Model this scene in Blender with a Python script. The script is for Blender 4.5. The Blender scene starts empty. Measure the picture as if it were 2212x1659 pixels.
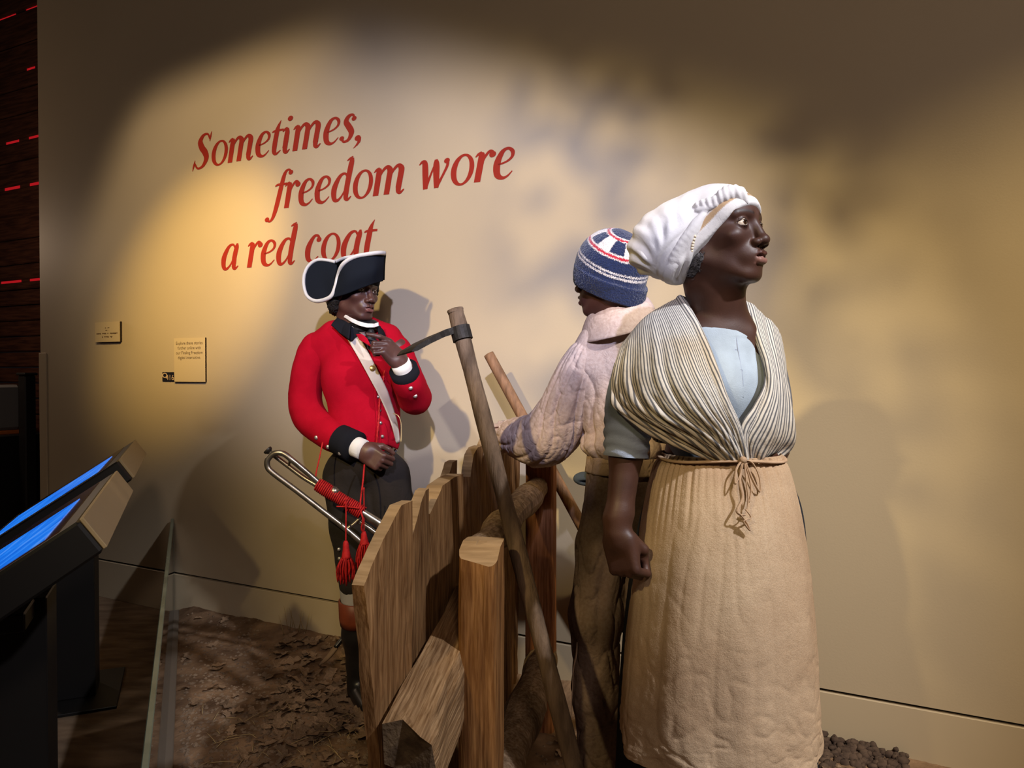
import bpy, math, random
import numpy as np
from mathutils import Vector, Matrix

random.seed(7); np.random.seed(7)
SC = bpy.context.scene
COL = SC.collection

# ---------------------------------------------------------------- camera
FPX, CX, CY, HOR, CAMH = 1600.0, 1106.0, 829.5, 805.0, 1.30
PITCH = math.atan((CY - HOR) / FPX)
cam = bpy.data.cameras.new('camera'); camo = bpy.data.objects.new('camera', cam); COL.objects.link(camo)
camo.location = (0, 0, CAMH); camo.rotation_euler = (math.pi / 2 - PITCH, 0, 0)
cam.sensor_width = 36; cam.lens = FPX / 2212 * 36; cam.clip_start = 0.02
SC.camera = camo

# ---------------------------------------------------------------- world, exposure
w = bpy.data.worlds.new('world'); SC.world = w; w.use_nodes = True
w.node_tree.nodes['Background'].inputs[0].default_value = (0.75, 0.78, 1.0, 1)
w.node_tree.nodes['Background'].inputs[1].default_value = 0.004
vs = SC.view_settings
vs.view_transform = 'Standard'; vs.look = 'None'; vs.gamma = 1.0; vs.use_curve_mapping = False; vs.exposure = 0.0

# ---------------------------------------------------------------- pixel -> place helpers (photograph frame 2212 x 1659)
def at(px, py, d):
    x = (px - CX) / FPX; zc = (CY - py) / FPX
    fy = math.cos(PITCH) + zc * math.sin(PITCH); fz = -math.sin(PITCH) + zc * math.cos(PITCH)
    s = d / fy
    return np.array([x * s, d, CAMH + fz * s])
VPX = -2015.0
WN = np.array([FPX, CX - VPX]); WN = WN / np.linalg.norm(WN)          # wall normal (pointing away from the camera)
WC = WN[1] * 2080.0 / 680.0                                             # distance of the wall plane
WR = np.array([WN[1], -WN[0], 0.0])                                     # along the wall, to the right
WN3 = np.array([WN[0], WN[1], 0.0])
def wall_d(px):
    return WC / (WN[0] * (px - CX) / FPX + WN[1])
def wall(px, py, off=0.0):
    d0 = 3.0; p = at(px, py, d0)
    return np.array([0, 0, CAMH]) + (p - [0, 0, CAMH]) * ((WC - off) / (WN @ p[:2]))
def ground(px, py, z=0.0):
    p = at(px, py, 1.0) - [0, 0, CAMH]
    s = (z - CAMH) / p[2]
    return np.array([0, 0, CAMH]) + p * s

# ---------------------------------------------------------------- lights (track spotlights of the gallery, plus added fill)
def spot(name, loc, target, watts, angle, blend=1.0, radius=0.04, shutters=(), gobo=None):
    """watts = (r, g, b); shutters = framing blades of the lamp: (wall pixel A, wall pixel B, pixel kept lit, softness)"""
    l = bpy.data.lights.new(name, 'SPOT'); o = bpy.data.objects.new(name, l); COL.objects.link(o)
    o.location = loc
    q = (Vector(target) - Vector(loc)).to_track_quat('-Z', 'Y'); o.rotation_euler = q.to_euler(); Ri = q.to_matrix().inverted()
    e = max(watts); l.energy = e; l.color = [c / e for c in watts]
    l.spot_size = math.radians(angle); l.spot_blend = blend; l.shadow_soft_size = radius
    if not (shutters or gobo): return o
    l.use_nodes = True; nt = l.node_tree; N = nt.nodes; K = nt.links; em = N['Emission']
    tc = N.new('ShaderNodeTexCoord')
    def blade(A, B, S, soft):
        A, B, S = wall(*A), wall(*B), wall(*S); m = np.cross(A - loc, B - loc); m /= np.linalg.norm(m)
        if m @ (S - loc) < 0: m = -m
        dp = N.new('ShaderNodeVectorMath'); dp.operation = 'DOT_PRODUCT'; dp.inputs[1].default_value = Ri @ Vector(m); K.new(tc.outputs['Normal'], dp.inputs[0])
        mr = N.new('ShaderNodeMapRange'); mr.interpolation_type = 'SMOOTHSTEP'; mr.inputs[1].default_value = -soft; mr.inputs[2].default_value = soft
        K.new(dp.outputs['Value'], mr.inputs[0]); return mr.outputs[0]
    def mul(x, y):
        if x is None: return y
        n = N.new('ShaderNodeMath'); n.operation = 'MULTIPLY'; K.new(x, n.inputs[0]); K.new(y, n.inputs[1]); return n.outputs[0]
    out = None
    for sh in shutters: out = mul(out, blade(*sh))
    if gobo:                                                        # leaf breakup pattern in the lamp
        nz = N.new('ShaderNodeTexNoise'); nz.inputs['Scale'].default_value = gobo['scale']; nz.inputs['Detail'].default_value = 2.5; nz.inputs['Roughness'].default_value = .5
        nz.inputs['Distortion'].default_value = gobo.get('dist', .6)
        mp = N.new('ShaderNodeMapping'); mp.inputs['Location'].default_value = gobo.get('loc', (0, 0, 0)); K.new(tc.outputs['Normal'], mp.inputs[0]); K.new(mp.outputs[0], nz.inputs['Vector'])
        mr = N.new('ShaderNodeMapRange'); mr.interpolation_type = 'SMOOTHSTEP'
        mr.inputs[1].default_value = gobo['lo']; mr.inputs[2].default_value = gobo['hi']; mr.inputs[3].default_value = gobo['min']; mr.inputs[4].default_value = 1.0
        K.new(nz.outputs['Fac'], mr.inputs[0]); g = mr.outputs[0]
        if 'region' in gobo:
            mx = N.new('ShaderNodeMix'); mx.inputs[2].default_value = 1.0; K.new(blade(*gobo['region']), mx.inputs[0]); K.new(g, mx.inputs[3]); g = mx.outputs[0]
        out = mul(out, g)
    K.new(out, em.inputs['Strength'])
    return o
spot('spot_warm_wash', (-2.1, 1.7, 3.2), wall(463, 396), (153, 120, 77), 58, shutters=[((95, 700), (290, 225), (600, 600), .07), ((290, 225), (850, 0), (600, 600), .07)])
spot('spot_warm_accent', (-1.085, 1.45, 3.3), wall(440, 612), (580, 390, 112), 26)
spot('spot_cool_centre', (.0, -1.5, 3.0), wall(1000, 560), (620, 680, 1040), 34, shutters=[((700, 60), (1500, 330), (1000, 600), .045), ((300, 850), (950, 1180), (1000, 500), .05)])
spot('spot_leaf_pattern', (-1.8, -1.2, 3.3), wall(1150, 800), (680, 530, 252), 42, radius=.065, shutters=[((1000, 130), (2200, 430), (1500, 800), .05)], gobo=dict(scale=24, lo=.45, hi=.54, min=.06, region=((1090, 300), (1090, 900), (1500, 600), .06)))
spot('spot_warm_right', (2.0, .2, 3.3), wall(2100, 1330), (260, 200, 98), 54)
spot('spot_key', (1.75, -.1, 3.3), (.40, 1.72, 1.0), (410, 415, 445), 50, .7, .05)
spot('spot_ground', (-1.1, 1.3, 3.3), ground(545, 1530), (95, 80, 64), 27, gobo=dict(scale=24, lo=.42, hi=.60, min=.1))
spot('fill_room_wash', (.5, -2.5, 3.6), wall(1100, 300), (165, 130, 105), 150, .5, .3)  # wide fill added behind the camera, stands in for the room's ambient light
pl_ = bpy.data.lights.new('fill_back_room', 'POINT'); plo = bpy.data.objects.new('fill_back_room', pl_); COL.objects.link(plo)
plo.location = (-4.3, 4.9, 2.3); pl_.energy = 30; pl_.color = (1, .72, .5); pl_.shadow_soft_size = .15  # unseen point fill, added to lift the timber wall and counter out of black

# ---------------------------------------------------------------- materials
MATS = {}
def srgb(r, g, b):
    f = lambda c: (c / 255 / 12.92) if c / 255 <= .04045 else ((c / 255 + .055) / 1.055) ** 2.4
    return (f(r), f(g), f(b))
def mat(name, col, col2=None, scale=6, detail=5, rough=.85, bump=0, bscale=60, bdetail=4, metal=0, stretch=(1, 1, 1), lo=.35, hi=.65,
        spec=.25, vcol=False, rnd=0, sheen=0, wrinkle=0, wscale=9, weave=0, wvscale=500, coat=0, speck=None, speckscale=160):
    m = bpy.data.materials.new(name); m.use_nodes = True; nt = m.node_tree; N = nt.nodes; L = nt.links
    b = N['Principled BSDF']
    b.inputs['Roughness'].default_value = rough; b.inputs['Metallic'].default_value = metal
    b.inputs['Specular IOR Level'].default_value = spec
    if sheen: b.inputs['Sheen Weight'].default_value = sheen
    if coat: b.inputs['Coat Weight'].default_value = coat; b.inputs['Coat Roughness'].default_value = .25
    tc = N.new('ShaderNodeTexCoord'); mp = N.new('ShaderNodeMapping'); mp.inputs['Scale'].default_value = stretch
    L.new(tc.outputs['Object'], mp.inputs['Vector'])
    c1 = (*col, 1); out = None
    if col2 is not None:
        nz = N.new('ShaderNodeTexNoise'); nz.inputs['Scale'].default_value = scale; nz.inputs['Detail'].default_value = detail
        L.new(mp.outputs[0], nz.inputs['Vector'])
        mr = N.new('ShaderNodeMapRange'); mr.inputs[1].default_value = lo; mr.inputs[2].default_value = hi
        L.new(nz.outputs['Fac'], mr.inputs[0])
        mx = N.new('ShaderNodeMix'); mx.data_type = 'RGBA'
        mx.inputs[6].default_value = c1; mx.inputs[7].default_value = (*col2, 1)
        L.new(mr.outputs[0], mx.inputs[0]); out = mx.outputs[2]
    if speck is not None:
        ns = N.new('ShaderNodeTexNoise'); ns.inputs['Scale'].default_value = speckscale; ns.inputs['Detail'].default_value = 3; L.new(mp.outputs[0], ns.inputs['Vector'])
        ms = N.new('ShaderNodeMapRange'); ms.inputs[1].default_value = .35; ms.inputs[2].default_value = .68; L.new(ns.outputs['Fac'], ms.inputs[0])
        xs_ = N.new('ShaderNodeMix'); xs_.data_type = 'RGBA'; xs_.blend_type = 'MULTIPLY'; xs_.inputs[7].default_value = (*speck, 1)
        L.new(ms.outputs[0], xs_.inputs[0])
        if out: L.new(out, xs_.inputs[6])
        else: xs_.inputs[6].default_value = c1
        out = xs_.outputs[2]
    if vcol:
        at_ = N.new('ShaderNodeVertexColor'); at_.layer_name = 'Col'
        mm = N.new('ShaderNodeMix'); mm.data_type = 'RGBA'; mm.blend_type = 'MULTIPLY'; mm.inputs[0].default_value = 1
        if out: L.new(out, mm.inputs[6])
        else: mm.inputs[6].default_value = c1
        L.new(at_.outputs['Color'], mm.inputs[7]); out = mm.outputs[2]
    if rnd:
        oi = N.new('ShaderNodeObjectInfo'); hs = N.new('ShaderNodeHueSaturation')
        mr2 = N.new('ShaderNodeMapRange'); mr2.inputs[3].default_value = 1 - rnd; mr2.inputs[4].default_value = 1 + rnd
        L.new(oi.outputs['Random'], mr2.inputs[0]); L.new(mr2.outputs[0], hs.inputs['Value'])
        if out: L.new(out, hs.inputs['Color'])
        else: hs.inputs['Color'].default_value = c1
        out = hs.outputs[0]
    if out: L.new(out, b.inputs['Base Color'])
    else: b.inputs['Base Color'].default_value = c1
    nrm = None
    def addbump(h, strength, dist):
        nonlocal nrm
        bp = N.new('ShaderNodeBump'); bp.inputs['Strength'].default_value = strength; bp.inputs['Distance'].default_value = dist
        L.new(h, bp.inputs['Height'])
        if nrm: L.new(nrm, bp.inputs['Normal'])
        nrm = bp.outputs[0]
    if wrinkle:                                                     # thin pressed creases
        for ws, wk in ((wscale, wrinkle), (wscale * 2.7, wrinkle * .55)):
            nz = N.new('ShaderNodeTexNoise'); nz.inputs['Scale'].default_value = ws; nz.inputs['Detail'].default_value = 2
            nz.inputs['Distortion'].default_value = 1.4; nz.inputs['Roughness'].default_value = .45
            L.new(mp.outputs[0], nz.inputs['Vector'])
            rg = N.new('ShaderNodeMath'); rg.operation = 'SUBTRACT'; rg.inputs[1].default_value = .5; L.new(nz.outputs['Fac'], rg.inputs[0])
            ab = N.new('ShaderNodeMath'); ab.operation = 'ABSOLUTE'; L.new(rg.outputs[0], ab.inputs[0])
            mw = N.new('ShaderNodeMapRange'); mw.interpolation_type = 'SMOOTHSTEP'; mw.inputs[1].default_value = 0; mw.inputs[2].default_value = .09; L.new(ab.outputs[0], mw.inputs[0])
            addbump(mw.outputs[0], wk, .008)
    if bump:
        nz = N.new('ShaderNodeTexNoise'); nz.inputs['Scale'].default_value = bscale; nz.inputs['Detail'].default_value = bdetail
        L.new(mp.outputs[0], nz.inputs['Vector']); addbump(nz.outputs['Fac'], bump, .006)
    if weave:
        nz = N.new('ShaderNodeTexNoise'); nz.inputs['Scale'].default_value = wvscale; nz.inputs['Detail'].default_value = 2
        L.new(tc.outputs['Object'], nz.inputs['Vector']); addbump(nz.outputs['Fac'], weave, .002)
    if nrm: L.new(nrm, b.inputs['Normal'])
    MATS[name] = m
    return m

# ---------------------------------------------------------------- object helpers
def empty(name, loc, label=None, cat=None, group=None, kind=None):
    o = bpy.data.objects.new(name, None); COL.objects.link(o); o.location = tuple(float(c) for c in loc); o.empty_display_size = .1
    return tag(o, label, cat, group, kind)
def tag(o, label=None, cat=None, group=None, kind=None):
    if label: o['label'] = label
    if cat: o['category'] = cat
    if group: o['group'] = group
    if kind: o['kind'] = kind
    return o
ORG = {}
def world_origin(o):
    p = np.zeros(3)
    while o is not None:
        p = p + np.array(o.location); o = o.parent
    return p
def obj(name, mesh, m, parent=None, loc=None, smooth=True):
    """mesh = (verts Nx3 world, faces list/array [, extras dict(uv=, col=)])"""
    V = np.asarray(mesh[0], float); Fc = mesh[1]; ex = mesh[2] if len(mesh) > 2 else {}
    org = world_origin(parent) if parent is not None else np.zeros(3)
    if loc is None: loc = org if parent is not None else np.array([*(V.min(0)[:2] + V.max(0)[:2]) / 2, V.min(0)[2]])
    V = V - np.asarray(loc)
    me = bpy.data.meshes.new(name)
    if isinstance(Fc, np.ndarray):
        k = Fc.shape[1]
        me.vertices.add(len(V)); me.vertices.foreach_set('co', V.astype(np.float32).ravel())
        me.loops.add(Fc.size); me.loops.foreach_set('vertex_index', Fc.astype(np.int32).ravel())
        me.polygons.add(len(Fc)); me.polygons.foreach_set('loop_start', np.arange(0, Fc.size, k, dtype=np.int32))
        me.update(calc_edges=True); me.validate()
    else:
        me.from_pydata(V.tolist(), [], [list(map(int, f)) for f in Fc])
    me.polygons.foreach_set('use_smooth', np.full(len(me.polygons), smooth))
    if 'uv' in ex:
        uvl = me.uv_layers.new(name='UVMap'); li = np.zeros(len(me.loops), np.int32); me.loops.foreach_get('vertex_index', li)
        uvl.data.foreach_set('uv', ex['uv'][li].astype(np.float32).ravel())
    if 'col' in ex:
        ca = me.color_attributes.new('Col', 'FLOAT_COLOR', 'POINT')
        c = np.ones((len(V), 4), np.float32); c[:, :3] = ex['col']; ca.data.foreach_set('color', c.ravel())
    if isinstance(m, (list, tuple)):
        for q in m: me.materials.append(q)
        if 'mi' in ex: me.polygons.foreach_set('material_index', np.asarray(ex['mi'], np.int32))
    elif m is not None: me.materials.append(m)
    o = bpy.data.objects.new(name, me); COL.objects.link(o)
    if parent is not None:
        o.parent = parent; o.location = tuple(np.asarray(loc) - org)
    else: o.location = tuple(loc)
    return o
def join(*ms):
    Vs, Fs, n = [], [], 0; anyuv = any(len(m) > 2 and 'col' in m[2] for m in ms); cols = []
    for m in ms:
        V = np.asarray(m[0], float); Vs.append(V); Fs += [[int(i) + n for i in f] for f in m[1]]; n += len(V)
        cols.append(m[2]['col'] if len(m) > 2 and 'col' in m[2] else np.ones((len(V), 3)))
    return (np.vstack(Vs), Fs, {'col': np.vstack(cols)}) if anyuv else (np.vstack(Vs), Fs)
def unit(v):
    v = np.asarray(v, float); return v / (np.linalg.norm(v) + 1e-12)

# ---------------------------------------------------------------- numeric noise
def vnoise(P, seed=0):
    P = np.asarray(P, float); I = np.floor(P).astype(np.int64); f = P - I; f = f * f * (3 - 2 * f)
    def h(a, b, c):
        n = (a * 374761393 + b * 668265263 + c * 2147483647 + seed * 974711) & 0xFFFFFFFF
        n = ((n ^ (n >> 13)) * 1274126177) & 0xFFFFFFFF
        return ((n ^ (n >> 16)) & 0xFFFF) / 65535.0
    x, y, z = I.T; u, v, q = f.T
    def lx(b, c): return h(x, b, c) * (1 - u) + h(x + 1, b, c) * u
    return (lx(y, z) * (1 - v) + lx(y + 1, z) * v) * (1 - q) + (lx(y, z + 1) * (1 - v) + lx(y + 1, z + 1) * v) * q
def fbm(P, oct=3, seed=0):
    s, a, t = 0, 1, 0
    for i in range(oct):
        s = s + a * vnoise(P * 2 ** i, seed + i); t += a; a *= .5
    return s / t - .5
def ridge(P, oct=2, seed=0):
    s, a = 0, 1
    for i in range(oct):
        s = s + a * (1 - np.abs(2 * vnoise(P * 2 ** i, seed + 31 * i) - 1)); a *= .5
    return s

def crease(P, scale, seed=0, sharp=5, warp=.6):
    P = np.asarray(P) * scale; W = np.stack([vnoise(P * .7 + 11.3 * k, seed + 50 + k) for k in range(3)], 1) - .5
    n = vnoise(P + warp * 2 * W, seed); return (1 - np.abs(2 * n - 1)) ** sharp

# ---------------------------------------------------------------- signed distance modelling
def sm(*ds, k=.01):
    r = ds[0]
    for d in ds[1:]:
        h = np.clip(.5 + .5 * (d - r) / k, 0, 1); r = d * (1 - h) + r * h - k * h * (1 - h)
    return r
def sub(a, b, k=.004):
    h = np.clip(.5 - .5 * (a + b) / k, 0, 1); return a * (1 - h) + (-b) * h + k * h * (1 - h)
def inter(a, b): return np.maximum(a, b)
def ell(P, c, r, R=None):
    q = P - np.asarray(c, float)
    if R is not None: q = q @ R
    r = np.asarray(r, float); a = q / r
    k0 = np.sqrt((a * a).sum(1)); k1 = np.sqrt(((a / r) ** 2).sum(1)) + 1e-9
    return k0 * (k0 - 1) / k1
def cap(P, a, b, ra, rb):
    a = np.asarray(a, float); b = np.asarray(b, float); ba = b - a
    t = np.clip(((P - a) @ ba) / (ba @ ba + 1e-12), 0, 1)
    return np.linalg.norm(P - a - t[:, None] * ba, axis=1) - (ra + (rb - ra) * t)
def chain(P, pts, rs, k=.01):
    r = None
    for i in range(len(pts) - 1):
        d = cap(P, pts[i], pts[i + 1], rs[i], rs[i + 1]); r = d if r is None else sm(r, d, k=k)
    return r
def rbox(P, c, h, r, R=None):
    q = P - np.asarray(c, float)
    if R is not None: q = q @ R
    q = np.abs(q) - (np.asarray(h, float) - r)
    return np.linalg.norm(np.maximum(q, 0), axis=1) + np.minimum(q.max(1), 0) - r
CORN = np.array([[i, j, k] for i in (0, 1) for j in (0, 1) for k in (0, 1)])
EDG = [(a, b) for a in range(8) for b in range(a + 1, 8) if np.abs(CORN[a] - CORN[b]).sum() == 1]
def axis(lo, hi, h, fine=()):
    """sample positions from lo to hi, spacing h, finer inside the given (a, b, spacing) spans"""
    out = [lo]
    while out[-1] < hi:
        x = out[-1]; st = h
        for a, b, q in fine:
            if a <= x < b: st = min(st, q)
            elif x < a and x + st > a: st = max(a - x, q)
        out.append(x + st)
    return np.array(out)
def sdf_mesh(f, lo, hi, h): return sdf_grid(f, *[np.arange(l, u + h, h) for l, u in zip(np.minimum(lo, hi), np.maximum(lo, hi))])
def sdf_grid(f, xs, ys, zs):
    B = 8; ax = []
    for c in (xs, ys, zs):
        nbk = math.ceil((len(c) + 1) / B); pad = nbk * B - len(c); st = c[-1] - c[-2]
        ax.append(np.concatenate([c, c[-1] + st * np.arange(1, pad + 1)]))
    nb = np.array([len(c) // B for c in ax]); n = nb * B
    bi = np.indices(nb).reshape(3, -1).T
    c0 = np.stack([ax[k][bi[:, k] * B] for k in range(3)], 1); c1 = np.stack([ax[k][bi[:, k] * B + B - 1] for k in range(3)], 1)
    fc = f((c0 + c1) / 2); act = np.abs(fc) < np.linalg.norm(c1 - c0, axis=1) * .5 * 1.75 + 1e-4
    G = np.empty(n, np.float32); G6 = G.reshape(nb[0], B, nb[1], B, nb[2], B)
    G6[:] = np.where(fc < 0, -1., 1.).reshape(nb)[:, None, :, None, :, None]
    loc = np.indices((B, B, B)).reshape(3, -1).T
    ab = bi[act]
    for s in range(0, len(ab), 300):
        q = ab[s:s + 300]; idx = (q[:, None, :] * B + loc[None]).reshape(-1, 3)
        G[idx[:, 0], idx[:, 1], idx[:, 2]] = f(np.stack([ax[k][idx[:, k]] for k in range(3)], 1))
    S = G < 0
    c = np.zeros(n - 1, np.int8)
    for i, j, k in CORN: c += S[i:n[0] - 1 + i, j:n[1] - 1 + j, k:n[2] - 1 + k]
    A = (c > 0) & (c < 8); idx = np.argwhere(A)
    vals = [G[idx[:, 0] + o[0], idx[:, 1] + o[1], idx[:, 2] + o[2]] for o in CORN]
    pos = np.zeros((len(idx), 3)); cnt = np.zeros(len(idx))
    for a, b in EDG:
        fa, fb = vals[a], vals[b]; mk = (fa < 0) != (fb < 0)
        t = np.where(mk, fa / np.where(mk, fa - fb, 1), 0)
        pos += np.where(mk[:, None], CORN[a] + (CORN[b] - CORN[a]) * t[:, None], 0); cnt += mk
    U = idx + pos / cnt[:, None]
    V = np.stack([np.interp(U[:, k], np.arange(n[k]), ax[k]) for k in range(3)], 1)
    vid = np.full(n - 1, -1, np.int64); vid[A] = np.arange(len(idx))
    Q = []
    for ax_ in range(3):
        o1, o2 = [(1, 2), (2, 0), (0, 1)][ax_]
        sl0 = [slice(1, -1)] * 3; sl1 = [slice(1, -1)] * 3
        sl0[ax_] = slice(0, n[ax_] - 1); sl1[ax_] = slice(1, n[ax_])
        a, b = S[tuple(sl0)], S[tuple(sl1)]
        e = np.argwhere(a != b); flip = a[a != b]
        off = np.ones(3, int); off[ax_] = 0; e = e + off
        d1 = np.zeros(3, int); d1[o1] = 1; d2 = np.zeros(3, int); d2[o2] = 1
        g = lambda q: vid[q[:, 0], q[:, 1], q[:, 2]]
        q = np.stack([g(e - d1 - d2), g(e - d2), g(e), g(e - d1)], 1)
        q[~flip] = q[~flip][:, ::-1]; Q.append(q)
    Q = np.vstack(Q); Q = Q[(Q >= 0).all(1)]
    return V, Q
def near(P, c, r0, r, f):
    """f evaluated only within r of c; farther away the bound |P - c| - r0"""
    D = np.linalg.norm(P - np.asarray(c), axis=1); out = D - r0; m = D < r
    if m.any(): out[m] = f(P[m])
    return out
def largest(M):
    """drop stray islands, keep the biggest connected piece"""
    V, Q = M; par = np.arange(len(V))
    while True:
        mn = par[Q].min(1); new = par.copy()
        for i in range(4): np.minimum.at(new, Q[:, i], mn)
        new = new[new]
        if (new == par).all(): break
        par = new
    lab = par; ids, ct = np.unique(lab, return_counts=True); big = ids[np.argmax(ct)]; kv = lab == big
    mp = np.cumsum(kv) - 1; return V[kv], mp[Q[kv[Q[:, 0]]]]
def vnormals(V, Q):
    N = np.zeros_like(V)
    a, b, c, d = (V[Q[:, i]] for i in range(4))
    fn = np.cross(c - a, d - b)
    for i in range(4): np.add.at(N, Q[:, i], fn)
    return N / (np.linalg.norm(N, axis=1)[:, None] + 1e-12)
def displace(M, fn):
    V, Q = M[0], M[1]; N = vnormals(V, Q); return (V + N * fn(V, N)[:, None], Q) + tuple(M[2:])

# ---------------------------------------------------------------- patches, tubes, lofts
def crom(C, n):
    """Catmull-Rom through C (m x ...) resampled to n rows"""
    C = np.asarray(C, float); m = len(C)
    if m == 2:
        t = np.linspace(0, 1, n); return C[0] + (C[1] - C[0]) * t.reshape(-1, *([1] * (C.ndim - 1)))
    E = np.concatenate([[2 * C[0] - C[1]], C, [2 * C[-1] - C[-2]]])
    t = np.linspace(0, m - 1, n); i = np.minimum(t.astype(int), m - 2); u = (t - i).reshape(-1, *([1] * (C.ndim - 1)))
    p0, p1, p2, p3 = E[i], E[i + 1], E[i + 2], E[i + 3]
    return .5 * (2 * p1 + (p2 - p0) * u + (2 * p0 - 5 * p1 + 4 * p2 - p3) * u ** 2 + (3 * p1 - p0 - 3 * p2 + p3) * u ** 3)
def grid_faces(nv, nu, cu=False, cv=False):
    F = []
    for i in range(nv if cv else nv - 1):
        for j in range(nu if cu else nu - 1):
            i2 = (i + 1) % nv; j2 = (j + 1) % nu
            F.append((i * nu + j, i * nu + j2, i2 * nu + j2, i2 * nu + j))
    return np.array(F, np.int64)
def patch(C, nv, nu, th=.003, disp=None, flip=False):
    """C control grid rows(v) x cols(u) x 3 -> sheet with thickness; uv stored"""
    C = np.asarray(C, float)
    G = crom(C, nv); G = np.swapaxes(crom(np.swapaxes(G, 0, 1), nu), 0, 1)
    u = np.linspace(0, 1, nu)[None, :] + np.zeros((nv, 1)); v = np.linspace(0, 1, nv)[:, None] + np.zeros((1, nu))
    V = G.reshape(-1, 3); F = grid_faces(nv, nu)
    if flip: F = F[:, ::-1]
    N = vnormals(V, F)
    if disp is not None:
        V = V + N * disp(u, v).reshape(-1, 1); N = vnormals(V, F)
    n = len(V); Vb = V - N * th
    Fall = [F, F[:, ::-1] + n]
    rim = [i for i in range(nu)] + [i * nu + nu - 1 for i in range(1, nv)] + [(nv - 1) * nu + i for i in range(nu - 2, -1, -1)] + [i * nu for i in range(nv - 2, 0, -1)]
    r = np.array(rim); r2 = np.roll(r, -1)
    side = np.stack([r, r + n, r2 + n, r2], 1)
    if flip: side = side[:, ::-1]
    uv = np.stack([u.ravel(), v.ravel()], 1)
    return np.vstack([V, Vb]), np.vstack(Fall + [side]), {'uv': np.vstack([uv, uv])}
def frames(P):
    T = np.gradient(P, axis=0); T /= np.linalg.norm(T, axis=1)[:, None] + 1e-12
    up = np.array([0, 0, 1.]) if abs(T[0][2]) < .9 else np.array([1., 0, 0])
    A = []; a = unit(np.cross(T[0], up))
    for t in T:
        a = unit(a - t * (a @ t)); A.append(a)
    A = np.array(A); return T, A, np.cross(T, A)
def tube(P, r, n=10, seg=None, caps=True, closed=False, disp=None, sq=1.0):
    P = np.asarray(P, float); r = np.atleast_1d(np.asarray(r, float))
    if len(r) == 1: r = np.full(len(P), r[0])
    if seg: P2 = crom(np.hstack([P, r[:, None]]), seg); P, r = P2[:, :3], P2[:, 3]
    T, A, Bn = frames(P)
    th = np.linspace(0, 2 * math.pi, n, endpoint=False)
    R = r[:, None] + np.zeros((1, n))
    if disp is not None: R = R + disp(th[None, :] + np.zeros((len(P), 1)), np.linspace(0, 1, len(P))[:, None] + np.zeros((1, n)))
    V = P[:, None] + R[..., None] * (np.cos(th)[None, :, None] * A[:, None] + sq * np.sin(th)[None, :, None] * Bn[:, None])
    m = len(P); F = [tuple(f) for f in grid_faces(m, n, cu=True)]
    if caps: F += [tuple(range(n))[::-1], tuple((m - 1) * n + i for i in range(n))]
    uv = np.stack([np.tile(np.arange(n) / n, m), np.repeat(np.linspace(0, 1, m), n)], 1)
    return V.reshape(-1, 3), F, {'uv': uv}
def loft(C, rx, ry, X, Y, n=64, seg=None, disp=None, caps=True):
    """rings at centres C with half axes rx along X and ry along Y"""
    C = np.asarray(C, float); D = np.hstack([C, np.reshape(rx, (-1, 1)), np.reshape(ry, (-1, 1))])
    if seg: D = crom(D, seg)
    th = np.linspace(0, 2 * math.pi, n, endpoint=False); m = len(D)
    X = np.asarray(X, float); Y = np.asarray(Y, float)
    t2 = th[None] + np.zeros((m, 1)); v2 = np.linspace(0, 1, m)[:, None] + np.zeros((1, n))
    s = 1 + (disp(t2, v2) if disp is not None else 0) + 0 * t2
    V = D[:, None, :3] + (D[:, 3, None] * np.cos(th) * s)[..., None] * X + (D[:, 4, None] * np.sin(th) * s)[..., None] * Y
    F = [tuple(f) for f in grid_faces(m, n, cu=True)]
    if caps: F += [tuple(range(n))[::-1], tuple((m - 1) * n + i for i in range(n))]
    uv = np.stack([np.tile(np.arange(n) / n, m), np.repeat(np.linspace(0, 1, m), n)], 1)
    return V.reshape(-1, 3), F, {'uv': uv}
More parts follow.
